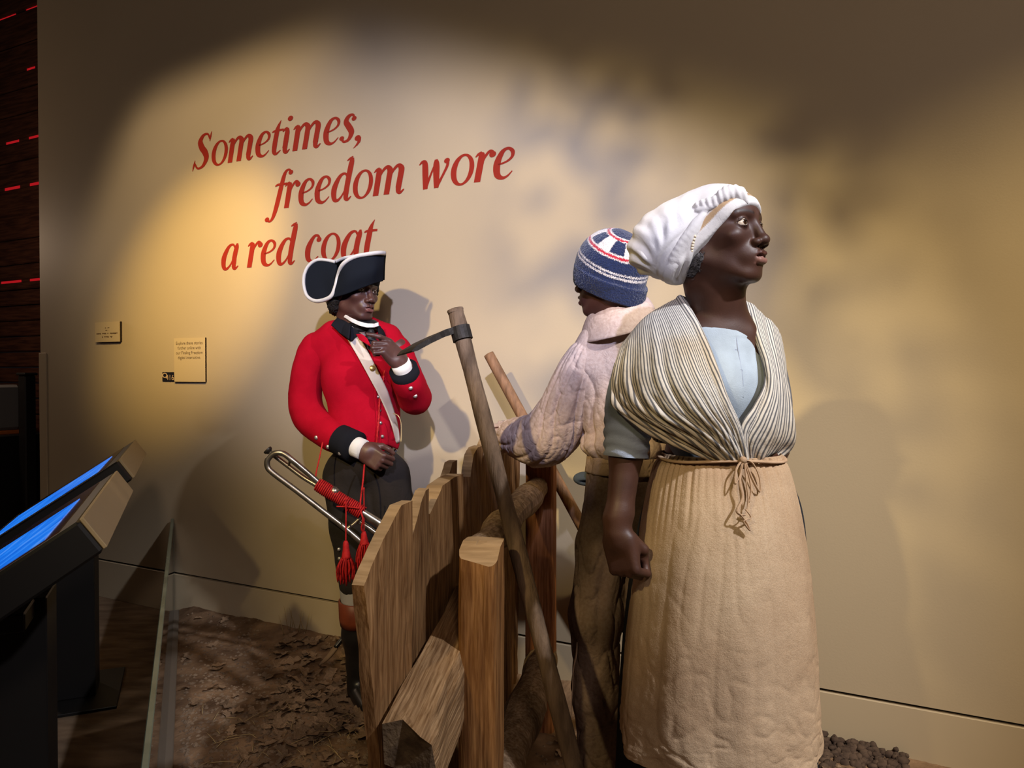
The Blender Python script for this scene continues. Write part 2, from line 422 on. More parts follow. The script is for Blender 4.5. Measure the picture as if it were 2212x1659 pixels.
def box(lo, hi, ax=None, o=(0, 0, 0), bev=0):
    """box between lo and hi in the frame ax (rows = axes) at o"""
    lo = np.array(lo, float); hi = np.array(hi, float)
    ax = np.eye(3) if ax is None else np.asarray(ax, float)
    if bev:
        V = []
        for i, (sx, sy, sz) in enumerate([(x, y, z) for x in (0, 1) for y in (0, 1) for z in (0, 1)]):
            c = np.where([sx, sy, sz], hi, lo); sgn = np.array([1 - 2 * sx, 1 - 2 * sy, 1 - 2 * sz])
            for a in range(3):
                q = c.copy().astype(float)
                for b_ in range(3):
                    if b_ != a: q[b_] += sgn[b_] * bev
                V.append(q)
        V = np.array(V)
        import itertools
        F = []
        I = lambda sx, sy, sz, a: ((sx * 4 + sy * 2 + sz) * 3 + a)
        for a in range(3):
            for s in (0, 1):
                b_, c_ = [(1, 2), (2, 0), (0, 1)][a]; loop = []
                for (p, q) in ((0, 0), (1, 0), (1, 1), (0, 1)):
                    k = [0, 0, 0]; k[a] = s; k[b_] = p; k[c_] = q; loop.append(I(*k, a))
                F.append(loop if s else loop[::-1])
            b_, c_ = [(1, 2), (2, 0), (0, 1)][a]
            for p in (0, 1):
                for q in (0, 1):
                    k0 = [0, 0, 0]; k0[b_] = p; k0[c_] = q; k1 = list(k0); k1[a] = 1
                    f = [I(*k0, b_), I(*k1, b_), I(*k1, c_), I(*k0, c_)]
                    F.append(f if (p == q) else f[::-1])
        for sx in (0, 1):
            for sy in (0, 1):
                for sz in (0, 1):
                    f = [I(sx, sy, sz, 0), I(sx, sy, sz, 1), I(sx, sy, sz, 2)]
                    F.append(f if (sx + sy + sz) % 2 else f[::-1])
    else:
        V = np.array([[(lo, hi)[x][0], (lo, hi)[y][1], (lo, hi)[z][2]] for x in (0, 1) for y in (0, 1) for z in (0, 1)])
        F = [(0, 1, 3, 2), (4, 6, 7, 5), (0, 4, 5, 1), (2, 3, 7, 6), (0, 2, 6, 4), (1, 5, 7, 3)]
    return np.asarray(o) + V @ ax, F
def disc(c, n, r, th=.002, seg=14, dome=.0):
    """small button: disc at c with normal n"""
    n = unit(n); a = unit(np.cross(n, [0.3, .2, 1])); b = np.cross(n, a)
    t = np.linspace(0, 2 * math.pi, seg, endpoint=False)
    ring = np.cos(t)[:, None] * a + np.sin(t)[:, None] * b
    c = np.asarray(c, float)
    V = np.vstack([c + ring * r, c + ring * r + n * th, c + ring * r * .7 + n * (th + dome), [c + n * (th + dome * 1.3)]])
    F = [(i, (i + 1) % seg, seg + (i + 1) % seg, seg + i) for i in range(seg)]
    F += [(seg + i, seg + (i + 1) % seg, 2 * seg + (i + 1) % seg, 2 * seg + i) for i in range(seg)]
    F += [(2 * seg + i, 2 * seg + (i + 1) % seg, 3 * seg) for i in range(seg)]
    F += [tuple(range(seg))[::-1]]
    return V, F
# ================================================================ the setting
M_wall = mat('wall_paint', (.50, .40, .265), (.47, .375, .25), scale=1.2, rough=.55, spec=.35, bump=.05, bscale=160)
M_base = mat('baseboard_paint', (.50, .40, .265), rough=.45, spec=.4)
M_carpet = mat('carpet', (.25, .175, .115), (.14, .095, .062), scale=5, detail=8, rough=1, bump=.6, bscale=400, stretch=(1, 3, 1), spec=.05)
M_dirt = mat('dirt', (.27, .17, .10), (.115, .068, .04), scale=9, detail=10, rough=1, bump=1.0, bscale=55, bdetail=10, spec=.05)
M_black = mat('black_metal', (.009, .008, .008), rough=.5, spec=.3)
M_dark = mat('dark_timber', (.10, .035, .018), (.04, .012, .007), scale=4, stretch=(1, 1, 12), rough=.9, bump=.4, bscale=20)

s_of = lambda px: float(wall(px, 805) @ WR)
def wbox(s0, s1, z0, z1, o0, o1, bev=0):
    """box on the wall: along s, up z, from o0 to o1 in front of it (towards the camera)"""
    return box((s0, z0, o0), (s1, z1, o1), ax=[WR, [0, 0, 1], -WN3], o=WN3 * WC, bev=bev)
SL = s_of(88)
tag(obj('wall_main', wbox(SL, 3.6, .2215, 4.4, -.14, 0), M_wall, smooth=False), kind='structure')
tag(obj('wall_core', wbox(SL + .01, 3.6, 0, .23, -.14, -.016), M_black, smooth=False), kind='structure')
tag(obj('baseboard_main', wbox(SL, 3.6, 0, .211, -.10, .004, bev=.0015), M_base, smooth=False), kind='structure')
tag(obj('trim_1', wbox(SL - .012, SL + .06, 0, 1.42, -.12, .004, bev=.001), M_base, smooth=False), kind='structure')
tag(obj('floor', (np.array([[-9, -3, 0], [4.5, -3, 0], [4.5, 10, 0], [-9, 10, 0]]), [(0, 1, 2, 3)]), M_carpet, smooth=False), kind='structure')

# ---- timber wall of the room beyond, red light behind its gaps
WC2 = 4.2
lw = empty('wall_back', WN3 * WC2 + WR * -7.5, kind='structure')
def lbox(s0, s1, z0, z1, o0, o1, bev=0): return box((s0, z0, o0), (s1, z1, o1), ax=[WR, [0, 0, 1], -WN3], o=WN3 * WC2, bev=bev)
M_red = bpy.data.materials.new('red_backlight'); M_red.use_nodes = True
_b = M_red.node_tree.nodes['Principled BSDF']; _b.inputs['Base Color'].default_value = (.1, 0, 0, 1)
_b.inputs['Emission Color'].default_value = (1, .02, .03, 1); _b.inputs['Emission Strength'].default_value = .35
def lz(px, py): return float((at(px, py, 1) - [0, 0, CAMH])[2] / (WN @ at(px, py, 1)[:2]) * WC2 + CAMH)
def ls(px): q = at(px, 805, 1); return float(WC2 / (WN @ q[:2]) * (q @ WR))
rl = random.Random(3)
slits = [lz(40, 605), lz(40, 400), lz(40, 300), lz(40, 152), lz(40, 24)]
z = 0.0; n = 0
while z < 6.0:
    h = .15 if z < 2.2 else .24
    nxt = z + h
    sl = [q for q in slits if abs(q - nxt) < h * .55]
    if sl: nxt = sl[0]
    obj('log', lbox(-9.5, -6.3, z + .004, nxt - (.022 if sl else .004), -.12 + rl.uniform(-.02, .02), rl.uniform(-.012, .012), bev=.012), M_dark, lw, smooth=False)
    if sl:
        obj('backlight', lbox(-9.5, -6.3, nxt - .022, nxt + .004, -.03, -.02), M_red, lw, smooth=False)
        spans = {0: (0, 46, 62, 88), 1: (10, 45, 64, 88), 2: (14, 44, 63, 86), 3: (60, 80), 4: (0, 40, 60, 90)}[slits.index(sl[0])]
        e = [-90] + list(spans) + [180]
        for a, b in zip(e[0::2], e[1::2]):
            if b > a: obj('chinking', lbox(ls(a), ls(b), nxt - .03, nxt + .02, -.1, -.01), M_dark, lw, smooth=False)
    z = nxt; n += 1
tag(obj('wall_left', box((-9, -3, 0), (-8.9, 10, 6)), M_dark, smooth=False), kind='structure')

# ---- furniture in the dark room beyond
M_grey = mat('grey_case', (.16, .15, .145), rough=.6)
M_orange = mat('orange_top', (.45, .12, .02), rough=.5)
fr = np.array([WR, -WN3, [0, 0, 1]])
t = empty('service_counter', ground(20, 1160), 'black counter with an orange top in the dark room behind the wall end', 'counter')
c0 = at(-20, 805, 5.6); c0[2] = 0
obj('cabinet', box((-.5, -.25, 0), (.28, .3, .84), ax=fr, o=c0, bev=.01), M_black, t, smooth=False)
obj('counter_top', box((-.52, -.27, .84), (.21, .32, .87), ax=fr, o=c0, bev=.006), M_orange, t, smooth=False)
hd = obj('pull_handle', box((.02, .30, .70), (.2, .33, .73), ax=fr, o=c0, bev=.005), M_grey, t, smooth=False)
gc = empty('equipment_case', c0 + [0, 0, .87], 'light grey case standing on the orange counter top', 'case')
obj('case_body', box((-.4, -.12, .872), (.10, .18, 1.2), ax=fr, o=c0, bev=.05), M_grey, gc, smooth=False)
obj('case_side', box((.105, -.11, .872), (.19, .17, 1.21), ax=fr, o=c0, bev=.02), M_grey, gc, smooth=False)
cp = at(58, 805, 5.5); cp[2] = 0
ps = empty('black_stand', cp, 'black upright stand beside the grey case', 'stand')
obj('upright', box((-.045, -.04, 0), (.045, .04, 1.28), ax=fr, o=cp, bev=.008), M_black, ps, smooth=False)
obj('upright_cap', box((-.055, -.05, 1.28), (.055, .05, 1.30), ax=fr, o=cp, bev=.006), M_black, ps, smooth=False)

# ---- dirt of the display, right of the glass
GD = unit([-.400, .9165, 0]); GW = np.array([GD[1], -GD[0], 0])       # along the glass away from the camera, and to its right
G0 = np.array([-1.832, 3.985, 0])
def dirt_z(X, Y):
    P = np.stack([X, Y, 0 * X], -1).reshape(-1, 3)
    z = .018 + .030 * fbm(P * 2.2, 3, 5) + .016 * fbm(P * 9, 3, 9) + .010 * fbm(P * 30, 2, 11)
    wd = WC - (P[:, 0] * WN[0] + P[:, 1] * WN[1])
    gl = (P - G0) @ GW
    z = z + .035 * np.exp(-(wd / .12) ** 2) * (.5 + vnoise(P * 3, 3))
    z = np.where(gl < .1, .004 + (z - .004) * np.clip(gl / .1, 0, 1), z)
    return np.maximum(z, .003).reshape(X.shape)
nx, ny = 300, 280
a = np.linspace(.03, 4.2, nx); b = np.linspace(-4.6, .35, ny)
P = G0 + a[None, :, None] * GW + b[:, None, None] * GD
zz = dirt_z(P[..., 0], P[..., 1]); P[..., 2] = zz
Fd = grid_faces(ny, nx); V = P.reshape(-1, 3)
wd = WC - V[:, :2] @ WN
keep = (wd[Fd] > -.02).any(1)
dirt = tag(obj('dirt_ground', (V, Fd[keep]), M_dirt), kind='structure')
M_leaf = mat('dry_leaf', (.27, .18, .11), (.17, .105, .06), scale=20, rough=.9, rnd=.35, bump=.3, bscale=60)
M_peb = mat('pebble_stone', (.24, .165, .105), (.13, .085, .055), scale=12, rough=.95)
M_straw = mat('straw', (.42, .30, .14), rough=.9)
def leaf_mesh(seed):
    r = random.Random(seed); k = 7; mid = []; L_ = []; R_ = []
    for i in range(k):
        s = i / (k - 1); wdt = .32 * math.sin(math.pi * min(1, s * .92 + .06)) ** .8 * (1 if i % 2 else .55) + (.02 if i in (0, k - 1) else 0)
        lift = .10 * math.sin(s * 3 + seed) + r.uniform(-.02, .02)
        mid.append((s - .5, 0, lift)); cu = r.uniform(.0, .16)
        L_.append((s - .5 + .05 * (i % 2), wdt, lift + cu * wdt * 3)); R_.append((s - .5 + .05 * (i % 2), -wdt, lift + r.uniform(-.04, .16) * wdt * 3))
    V = np.array(mid + L_ + R_); F = []
    for i in range(k - 1): F += [(i, i + 1, k + i + 1, k + i), (i + 1, i, 2 * k + i, 2 * k + i + 1)]
    V[:, 2] -= V[:, 2].min()
    me = bpy.data.meshes.new('oak_leaf'); me.from_pydata(V.tolist(), [], F); me.materials.append(M_leaf)
    return me
LM = [leaf_mesh(i) for i in range(6)]
rr = random.Random(11); nl = 0
dorg = np.array(dirt.location)
ZG = None
def dz1(x, y): return float(dirt_z(np.array([x]), np.array([y]))[0])
def put_leaf(px, py, sz):
    global nl
    g = ground(px, py, .03)
    if (WC - g[:2] @ WN) < .03 or (g - G0) @ GW < .06: return
    zq = float(dirt_z(np.array([g[0]]), np.array([g[1]]))[0])
    o = bpy.data.objects.new('oak_leaf', rr.choice(LM)); COL.objects.link(o); o.parent = dirt
    o.location = (g[0] - dorg[0], g[1] - dorg[1], zq + .002 - dorg[2]); o.scale = (sz,) * 3
    o.rotation_euler = (rr.uniform(-.35, .35), rr.uniform(-.35, .35), rr.uniform(0, 6.3)); nl += 1
for i in range(165): put_leaf(rr.uniform(590, 800), rr.uniform(1385, 1590), rr.uniform(.055, .095))
for i in range(60): put_leaf(rr.uniform(500, 800), rr.uniform(1480, 1659), rr.uniform(.04, .075))
for i in range(26): put_leaf(rr.uniform(385, 640), rr.uniform(1335, 1560), rr.uniform(.04, .07))
for i in range(22): put_leaf(rr.uniform(1180, 1330), rr.uniform(1590, 1700), rr.uniform(.04, .07))
for i in range(10): put_leaf(rr.uniform(1780, 1960), rr.uniform(1640, 1690), rr.uniform(.03, .05))
# pebbles and straw, too many to count
pv, pf = [], []; ico = np.array([[0, 0, 1], [.9, 0, 0], [0, .9, 0], [-.9, 0, 0], [0, -.9, 0], [0, 0, -1.]]); icf = [(0, 1, 2), (0, 2, 3), (0, 3, 4), (0, 4, 1), (5, 2, 1), (5, 3, 2), (5, 4, 3), (5, 1, 4)]
cand = []
for i in range(2600):
    g = ground(rr.uniform(365, 800), 1330 + 330 * rr.random() ** .8, .02) if i < 2200 else ground(rr.uniform(1160, 1960), rr.uniform(1590, 1690), .02)
    if (WC - g[:2] @ WN) < .02 or (g - G0) @ GW < .05: continue
    cand.append(g)
cand = np.array(cand); cz = dirt_z(cand[:, 0], cand[:, 1])
for g, zq in zip(cand, cz):
    sz = rr.uniform(.003, .011)
    q = ico * [sz * rr.uniform(.7, 1.5), sz, sz * .6]; an = rr.uniform(0, 6); q = q @ np.array([[math.cos(an), math.sin(an), 0], [-math.sin(an), math.cos(an), 0], [0, 0, 1]])
    q = q * (1 + .3 * np.random.rand(6, 1)) + [g[0], g[1], zq]
    pf += [tuple(k + len(pv) * 6 for k in f) for f in icf]; pv.append(q)
tag(obj('pebbles', (np.vstack(pv), pf), M_peb, dirt, smooth=False), kind='stuff')
sv = []
for i in range(70):
    g = ground(rr.uniform(430, 800), rr.uniform(1540, 1659), .02) if i < 55 else ground(rr.uniform(610, 660), rr.uniform(1362, 1385), .02)
    zq = float(dirt_z(np.array([g[0]]), np.array([g[1]]))[0]) + .006; an = rr.uniform(0, 6.3); ln = rr.uniform(.03, .12)
    e = np.array([math.cos(an), math.sin(an), rr.uniform(-.05, .12)]) if i < 55 else unit([rr.uniform(-.4, .4), rr.uniform(-.2, .2), 1.2]); p0 = np.array([g[0], g[1], zq])
    sv.append(tube([p0, p0 + e * ln * .5 + [0, 0, .004], p0 + e * ln], [.0014, .0012, .0006], n=4, seg=4))
tag(obj('straw', join(*[(q[0], q[1]) for q in sv]), M_straw, dirt), kind='stuff')
# clods heaped at the wall foot on the right
cl = []
_t = np.linspace(0, 2 * math.pi, 7, endpoint=False); _p = np.linspace(0, math.pi, 5)
sphere0 = (np.stack([(np.sin(_p)[:, None] * np.cos(_t)).ravel(), (np.sin(_p)[:, None] * np.sin(_t)).ravel(), np.repeat(np.cos(_p), 7)], 1), grid_faces(5, 7, cu=True)[:, ::-1])
for i in range(420):
    s_ = rr.uniform(s_of(1690), s_of(1965)); o_ = abs(rr.gauss(0, .06)) + .012; sz = rr.uniform(.005, .015)
    c = WN3 * (WC - o_) + WR * s_; zq = float(dirt_z(np.array([c[0]]), np.array([c[1]]))[0])
    sp_ = sphere0; q = sp_[0] * sz * [rr.uniform(.8, 1.4), 1, .8] * (1 + .35 * np.random.rand(len(sp_[0]), 1)) + [c[0], c[1], zq + rr.uniform(0, .03) * max(0, 1 - o_ / .1)]
    cl.append((q, sp_[1]))
tag(obj('clods', join(*cl), mat('dark_soil', (.10, .065, .045), (.05, .032, .024), scale=30, rough=1), dirt), kind='stuff')

# ---- low glass barrier
M_glass = bpy.data.materials.new('clear_glass'); M_glass.use_nodes = True
nt = M_glass.node_tree; nt.nodes.remove(nt.nodes['Principled BSDF']); outn = nt.nodes['Material Output']
tr = nt.nodes.new('ShaderNodeBsdfTransparent'); tr.inputs[0].default_value = (.93, .96, .93, 1)
gl = nt.nodes.new('ShaderNodeBsdfGlossy'); gl.inputs['Roughness'].default_value = .02; fr_ = nt.nodes.new('ShaderNodeFresnel'); fr_.inputs[0].default_value = 1.45
mx = nt.nodes.new('ShaderNodeMixShader'); nt.links.new(fr_.outputs[0], mx.inputs[0]); nt.links.new(tr.outputs[0], mx.inputs[1]); nt.links.new(gl.outputs[0], mx.inputs[2]); nt.links.new(mx.outputs[0], outn.inputs[0])
M_gedge = mat('glass_edge', (.075, .10, .075), (.13, .16, .12), scale=6, rough=.25, spec=.6)
M_alu = mat('brushed_channel', (.20, .165, .13), rough=.55, metal=.3)
gt = empty('glass_barrier', G0, 'low clear glass barrier with a green polished edge between carpet and dirt', 'barrier')
gf = np.array([GD, GW, [0, 0, 1]])
obj('glass_pane', box((-3.9, -.006, .02), (-.02, .006, .505), ax=gf, o=G0), M_glass, gt, smooth=False)
obj('polished_edge', box((-3.9, -.0075, .5055), (-.02, .0075, .515), ax=gf, o=G0, bev=.002), M_gedge, gt, smooth=False)
obj('end_edge', box((-.0195, -.0065, .02), (-.014, .0065, .515), ax=gf, o=G0), M_gedge, gt, smooth=False)
obj('floor_channel', box((-3.9, -.035, 0), (-.02, .03, .022), ax=gf, o=G0, bev=.003), M_alu, gt, smooth=False)

# ---- touch screen kiosks
M_scr = bpy.data.materials.new('blue_screen'); M_scr.use_nodes = True; nt = M_scr.node_tree; b_ = nt.nodes['Principled BSDF']
b_.inputs['Base Color'].default_value = (.01, .01, .012, 1); b_.inputs['Roughness'].default_value = .12
tc = nt.nodes.new('ShaderNodeTexCoord'); mp = nt.nodes.new('ShaderNodeMapping'); mp.inputs['Scale'].default_value = (9, 1.5, 3); mp.inputs['Rotation'].default_value = (0, 0, .5)
nz = nt.nodes.new('ShaderNodeTexNoise'); nz.inputs['Scale'].default_value = 3; nz.inputs['Detail'].default_value = 5; nz.inputs['Distortion'].default_value = .6
cr = nt.nodes.new('ShaderNodeValToRGB'); e = cr.color_ramp.elements
e[0].position = .3; e[0].color = (.004, .10, .62, 1); e[1].position = .72; e[1].color = (.10, .30, .86, 1); q = e.new(.52); q.color = (.012, .20, .85, 1)
nt.links.new(tc.outputs['Object'], mp.inputs[0]); nt.links.new(mp.outputs[0], nz.inputs['Vector']); nt.links.new(nz.outputs['Fac'], cr.inputs[0])
nt.links.new(cr.outputs[0], b_.inputs['Emission Color']); b_.inputs['Emission Strength'].default_value = 1.0
M_tan = mat('tan_panel', (.21, .15, .08), rough=.5)
M_ebony = mat('kiosk_black', (.006, .005, .0045), rough=.45, spec=.35)
M_bezel = mat('bezel_brown', (.05, .018, .010), rough=.15, spec=.5)
def kiosk(corner, L_, label):
    c = np.array([corner[0], corner[1], .985]); ta = math.radians(34)
    w_ = GW; u = w_ * math.cos(ta) + np.array([0, 0, math.sin(ta)]); nn = np.cross(GD, -u); nn = nn if nn[2] > 0 else -nn
    ax = np.array([GD, -u, nn]); th = .085
    mid = c + GD * L_ / 2 - w_ * .20
    k = empty('touchscreen_kiosk', [mid[0], mid[1], 0], label, 'kiosk')
    h = obj('housing', box((0, .004, -th), (L_, .56, 0), ax=ax, o=c, bev=.006), M_ebony, k, smooth=False)
    obj('back_panel', box((.012, -.006, -th + .002), (L_ - .004, .0035, .0005), ax=ax, o=c, bev=.002), M_tan, h, smooth=False)
    for (a, s) in ((.5, .25), (.5, .45)): obj('screw', disc(c - u * s + GD * -.0005 + nn * -.05, -GD, .004, .0015), M_grey, h)
    obj('bezel', box((.03, .05, .0002), (L_ - .03, .53, .002), ax=ax, o=c), M_bezel, k, smooth=False)
    obj('screen', box((.05, .085, .0022), (L_ * .72, .50, .0035), ax=ax, o=c), M_scr, k, smooth=False)
    fx = np.array([GD, GW, [0, 0, 1]]); o0 = np.array([mid[0], mid[1], 0])
    obj('column', box((-.075, -.085, .012), (.075, .085, .735), ax=fx, o=o0, bev=.003), M_ebony, k, smooth=False)
    obj('neck_bracket', box((-.2, -.06, .69), (.2, .06, .735), ax=fx, o=o0, bev=.004), M_ebony, k, smooth=False)
    obj('base_plate', box((-.21, -.2, 0), (.21, .17, .012), ax=fx, o=o0, bev=.002), M_ebony, k, smooth=False)
    return k
kiosk((-.925, 1.58), .85, 'near touchscreen kiosk with a blue screen, at the bottom left corner')
kiosk((-1.415, 2.66), .85, 'far touchscreen kiosk with a blue screen, standing nearer the wall')

# ---- lettering on the wall
M_letter = mat('red_vinyl', (.30, .022, .012), rough=.5)
def SK(*p): return ('s', p)
def BALL(x, y, r): return ('b', x, y, r)
ENT = SK((-.02, .84, .03), (.06, .93, .08), (.15, .99, .05))
def TAIL(x): return SK((x, .25, .16), (x + .02, .07, .14), (x + .09, .01, .09), (x + .2, .12, .03))
GL = {
 'S': (.76, [SK((.62, 1.16, .05), (.5, 1.38, .07), (.31, 1.36, .12), (.2, 1.13, .18), (.3, .86, .21), (.47, .63, .21), (.56, .36, .18), (.44, .07, .12), (.22, .0, .07), (.06, .22, .06)), SK((.66, 1.46, .02), (.64, 1.25, .06), (.63, 1.06, .02)), SK((.0, -.08, .02), (.03, .14, .07), (.06, .36, .02))]),
 'o': (.74, [('o', .37, .49, .35, .53, .19, .45)]),
 'm': (1.14, [ENT, SK((.14, .97, .1), (.15, .8, .17), (.13, .0, .17)), SK((.16, .55, .05), (.26, .84, .08), (.4, .98, .11), (.52, .86, .17), (.52, .6, .17), (.5, .0, .17)), SK((.52, .55, .05), (.64, .84, .08), (.78, .98, .11), (.9, .86, .17), (.9, .6, .17), (.88, .2, .17)), TAIL(.88)]),
 'e': (.62, [SK((.14, .48, .05), (.36, .55, .06), (.5, .68, .08), (.5, .86, .1), (.36, .98, .08), (.2, .88, .13), (.1, .52, .18), (.15, .16, .16), (.3, .03, .1), (.44, .07, .06), (.57, .22, .03))]),
 't': (.44, [SK((.3, 1.32, .02), (.22, 1.1, .11), (.19, .9, .16), (.16, .4, .17), (.17, .12, .15), (.26, .02, .09), (.42, .14, .03)), SK((.0, .9, .04), (.12, .94, .08), (.44, .94, .07))]),
 'i': (.42, [ENT, SK((.15, .96, .1), (.16, .75, .17), (.14, .2, .17)), TAIL(.14), BALL(.22, 1.32, .1)]),
 's': (.52, [SK((.45, .82, .06), (.36, .97, .08), (.22, .93, .13), (.16, .75, .16), (.28, .55, .18), (.4, .32, .17), (.34, .08, .11), (.18, .01, .08), (.06, .14, .06)), BALL(.43, .82, .085), BALL(.08, .15, .085)]),
 ',': (.3, [BALL(.13, .06, .105), SK((.17, .06, .15), (.19, -.07, .1), (.12, -.2, .06), (.02, -.3, .015))]),
 'f': (.5, [SK((.66, 1.36, .08), (.56, 1.47, .07), (.44, 1.42, .1), (.37, 1.2, .14), (.3, .7, .16), (.22, .1, .16), (.13, -.3, .12), (.02, -.44, .07), (-.1, -.38, .08)), BALL(.64, 1.36, .09), BALL(-.1, -.36, .09), SK((.08, .9, .04), (.2, .95, .08), (.54, .95, .07))]),
 'r': (.55, [ENT, SK((.14, .97, .1), (.16, .8, .17), (.13, .0, .17)), SK((.17, .5, .05), (.26, .8, .07), (.38, .97, .09), (.48, .92, .11)), BALL(.48, .86, .1)]),
 'd': (.76, [SK((.56, .8, .06), (.44, .98, .07), (.26, .9, .12), (.11, .5, .18), (.14, .13, .15), (.26, .02, .1), (.42, .18, .06), (.56, .55, .04)), SK((.64, 1.52, .1), (.62, 1.3, .17), (.57, .6, .17), (.56, .2, .17)), TAIL(.56), SK((.46, 1.44, .03), (.55, 1.5, .07), (.66, 1.57, .04))]),
 'a': (.76, [SK((.56, .8, .06), (.44, .98, .07), (.26, .9, .12), (.11, .5, .18), (.14, .13, .15), (.26, .02, .1), (.42, .18, .06), (.56, .55, .04)), SK((.62, 1.02, .06), (.6, .85, .16), (.56, .5, .17), (.56, .2, .17)), TAIL(.56)]),
 'c': (.58, [SK((.5, .82, .1), (.42, .97, .08), (.27, .93, .11), (.12, .55, .18), (.15, .17, .16), (.28, .03, .1), (.4, .06, .06), (.53, .2, .03)), BALL(.48, .82, .09)]),
 'w': (1.02, [SK((.0, .86, .03), (.08, .95, .09), (.17, .9, .15), (.24, .5, .17), (.3, .0, .13)), SK((.3, .0, .09), (.42, .5, .06), (.53, .9, .06)), SK((.52, .98, .08), (.55, .8, .17), (.6, .4, .17), (.65, .0, .13)), SK((.65, .0, .09), (.8, .4, .07), (.9, .7, .08), (.9, .9, .08)), BALL(.87, .88, .09)]),
}
def glyph(ch):
    parts = []
    for s in GL[ch][1]:
        if s[0] == 's':
            C = crom(np.array(s[1]), 8 * len(s[1])); T = np.gradient(C[:, :2], axis=0); T /= np.linalg.norm(T, axis=1)[:, None] + 1e-9
            Nn = np.stack([-T[:, 1], T[:, 0]], 1) * np.maximum(C[:, 2:3], .012) * .56
            V = np.vstack([C[:, :2] + Nn, C[:, :2] - Nn]); n = len(C); F = [(i, n + i, n + i + 1, i + 1) for i in range(n - 1)]
        elif s[0] == 'b':
            t_ = np.linspace(0, 2 * math.pi, 20, endpoint=False); V = np.stack([s[1] + s[3] * np.cos(t_), s[2] + s[3] * np.sin(t_)], 1); F = [tuple(range(20))]
        else:
            t_ = np.linspace(0, 2 * math.pi, 48, endpoint=False); _, cx, cy, ox, oy, ix, iy = s
            o_ = np.stack([cx + ox * np.cos(t_), cy + oy * np.sin(t_)], 1); i_ = np.stack([cx + .015 + ix * np.cos(t_ + .12), cy + iy * np.sin(t_ + .12)], 1)
            V = np.vstack([o_, i_]); F = [(i, (i + 1) % 48, 48 + (i + 1) % 48, 48 + i) for i in range(48)]
        V = V + np.stack([V[:, 1] * .13, 0 * V[:, 1]], 1)
        parts.append((V, F))
    return parts
def text_line(txt, p0, px1, xh, parent):
    adv = [(.34 if c == ' ' else GL[c][0]) for c in txt]; W_ = sum(adv)
    s0 = float(p0 @ WR); s1 = s_of(px1); kx = (s1 - s0) / (W_ + .02); x = 0
    for c, a_ in zip(txt, adv):
        if c != ' ':
            ms = []
            for i, (V, F) in enumerate(glyph(c)):
                q = WN3 * (WC - .0015 - .0002 * i) + WR * s0 + WR * ((V[:, :1] + x) * kx) + np.array([0, 0, 1]) * (p0[2] + V[:, 1:] * xh)
                ms.append((q, F))
            obj('letter', join(*ms), M_letter, parent, smooth=False)
        x += a_
lt = empty('wall_lettering', wall(760, 430), 'large dark red italic wall lettering reading Sometimes, freedom wore a red coat', 'lettering')
text_line('Sometimes,', wall(417, 366), 786, .122, lt)
text_line('freedom wore', wall(585, 454), 1110, .125, lt)
text_line('a red coat', wall(476, 583.5), 810, .126, lt)

# ---- small plates on the wall
M_plate = mat('cream_plate', (.56, .44, .27), rough=.5)
M_pedge = mat('plate_edge', (.02, .012, .008), rough=.6)
M_ink = mat('brown_ink', (.09, .05, .022), rough=.8)
M_navy = mat('navy_plate', (.012, .012, .022), rough=.4)
M_cream = mat('cream_print', (.60, .42, .26), rough=.6)
def plate(name, px0, py0, px1, py1, label, m, th=.012):
    A = wall(px0, py0); B = wall(px1, py1); s0, s1 = float(A @ WR), float(B @ WR); z1, z0 = A[2], B[2]
    t = empty(name, WN3 * WC + WR * (s0 + s1) / 2 + [0, 0, z0], label, 'sign')
    obj('plate_face', wbox(s0, s1, z0, z1, th - .002, th), m, t, smooth=False)
    obj('plate_block', wbox(s0 + .0005, s1 - .0005, z0 + .0005, z1 - .0005, .0, th - .0022), M_pedge if m is not M_navy else m, t, smooth=False)
    return t, s0, s1, z0, z1, th
def print_text(txt, s, z, h, parent, m, off, name='print', align='CENTER', shear=0, wfit=None):
    cu = bpy.data.curves.new(name, 'FONT'); cu.body = txt; cu.size = h; cu.align_x = align; cu.shear = shear
    o = bpy.data.objects.new(name, cu); COL.objects.link(o); bpy.context.view_layer.update()
    me = bpy.data.meshes.new_from_object(o); bpy.data.objects.remove(o)
    V = np.array([v.co[:] for v in me.vertices]); F = [list(p.vertices) for p in me.polygons]; bpy.data.meshes.remove(me)
    if wfit: V[:, 0] *= wfit / max(1e-6, V[:, 0].max() - V[:, 0].min())
    q = WN3 * (WC - off - .0006) + WR * (s + V[:, :1]) + np.array([0, 0, 1]) * (z + V[:, 1:2])
    return obj(name, (q, F), m, parent, smooth=False)
t, s0, s1, z0, z1, th = plate('information_plate', 380, 731, 447, 825, 'cream information plate with four lines of brown print beside the 416 square', M_plate)
hh = z1 - z0
for i, (l_, f_) in enumerate((('Explore these stories', .86), ('further online with', .75), ('our Finding Freedom', .86), ('digital interactive.', .74))):
    print_text(l_, (s0 + s1) / 2, z1 - hh * (.15 + .11 * i), hh * .098, t, M_ink, th, wfit=(s1 - s0) * f_)
t, s0, s1, z0, z1, th = plate('donor_plate', 211, 697, 264, 738, 'small tan plate with two faint lines of lettering near the left wall end', M_plate, th=.016)
hh = z1 - z0; ww = s1 - s0
def marks(row, f, n, h):
    r = random.Random(n); x = -.5 * f; ms = []
    while x < .5 * f:
        l_ = r.uniform(.03, .06)
        ms.append(wbox(s0 + ww * (.5 + x), s0 + ww * (.5 + min(x + l_ * .8, .5 * f)), z1 - hh * (row + h * r.uniform(.7, 1.2)), z1 - hh * row, th, th + .0005)); x += l_ + (.05 if r.random() < .2 else 0)
    obj('faint_print', join(*ms), M_ink, t, smooth=False)
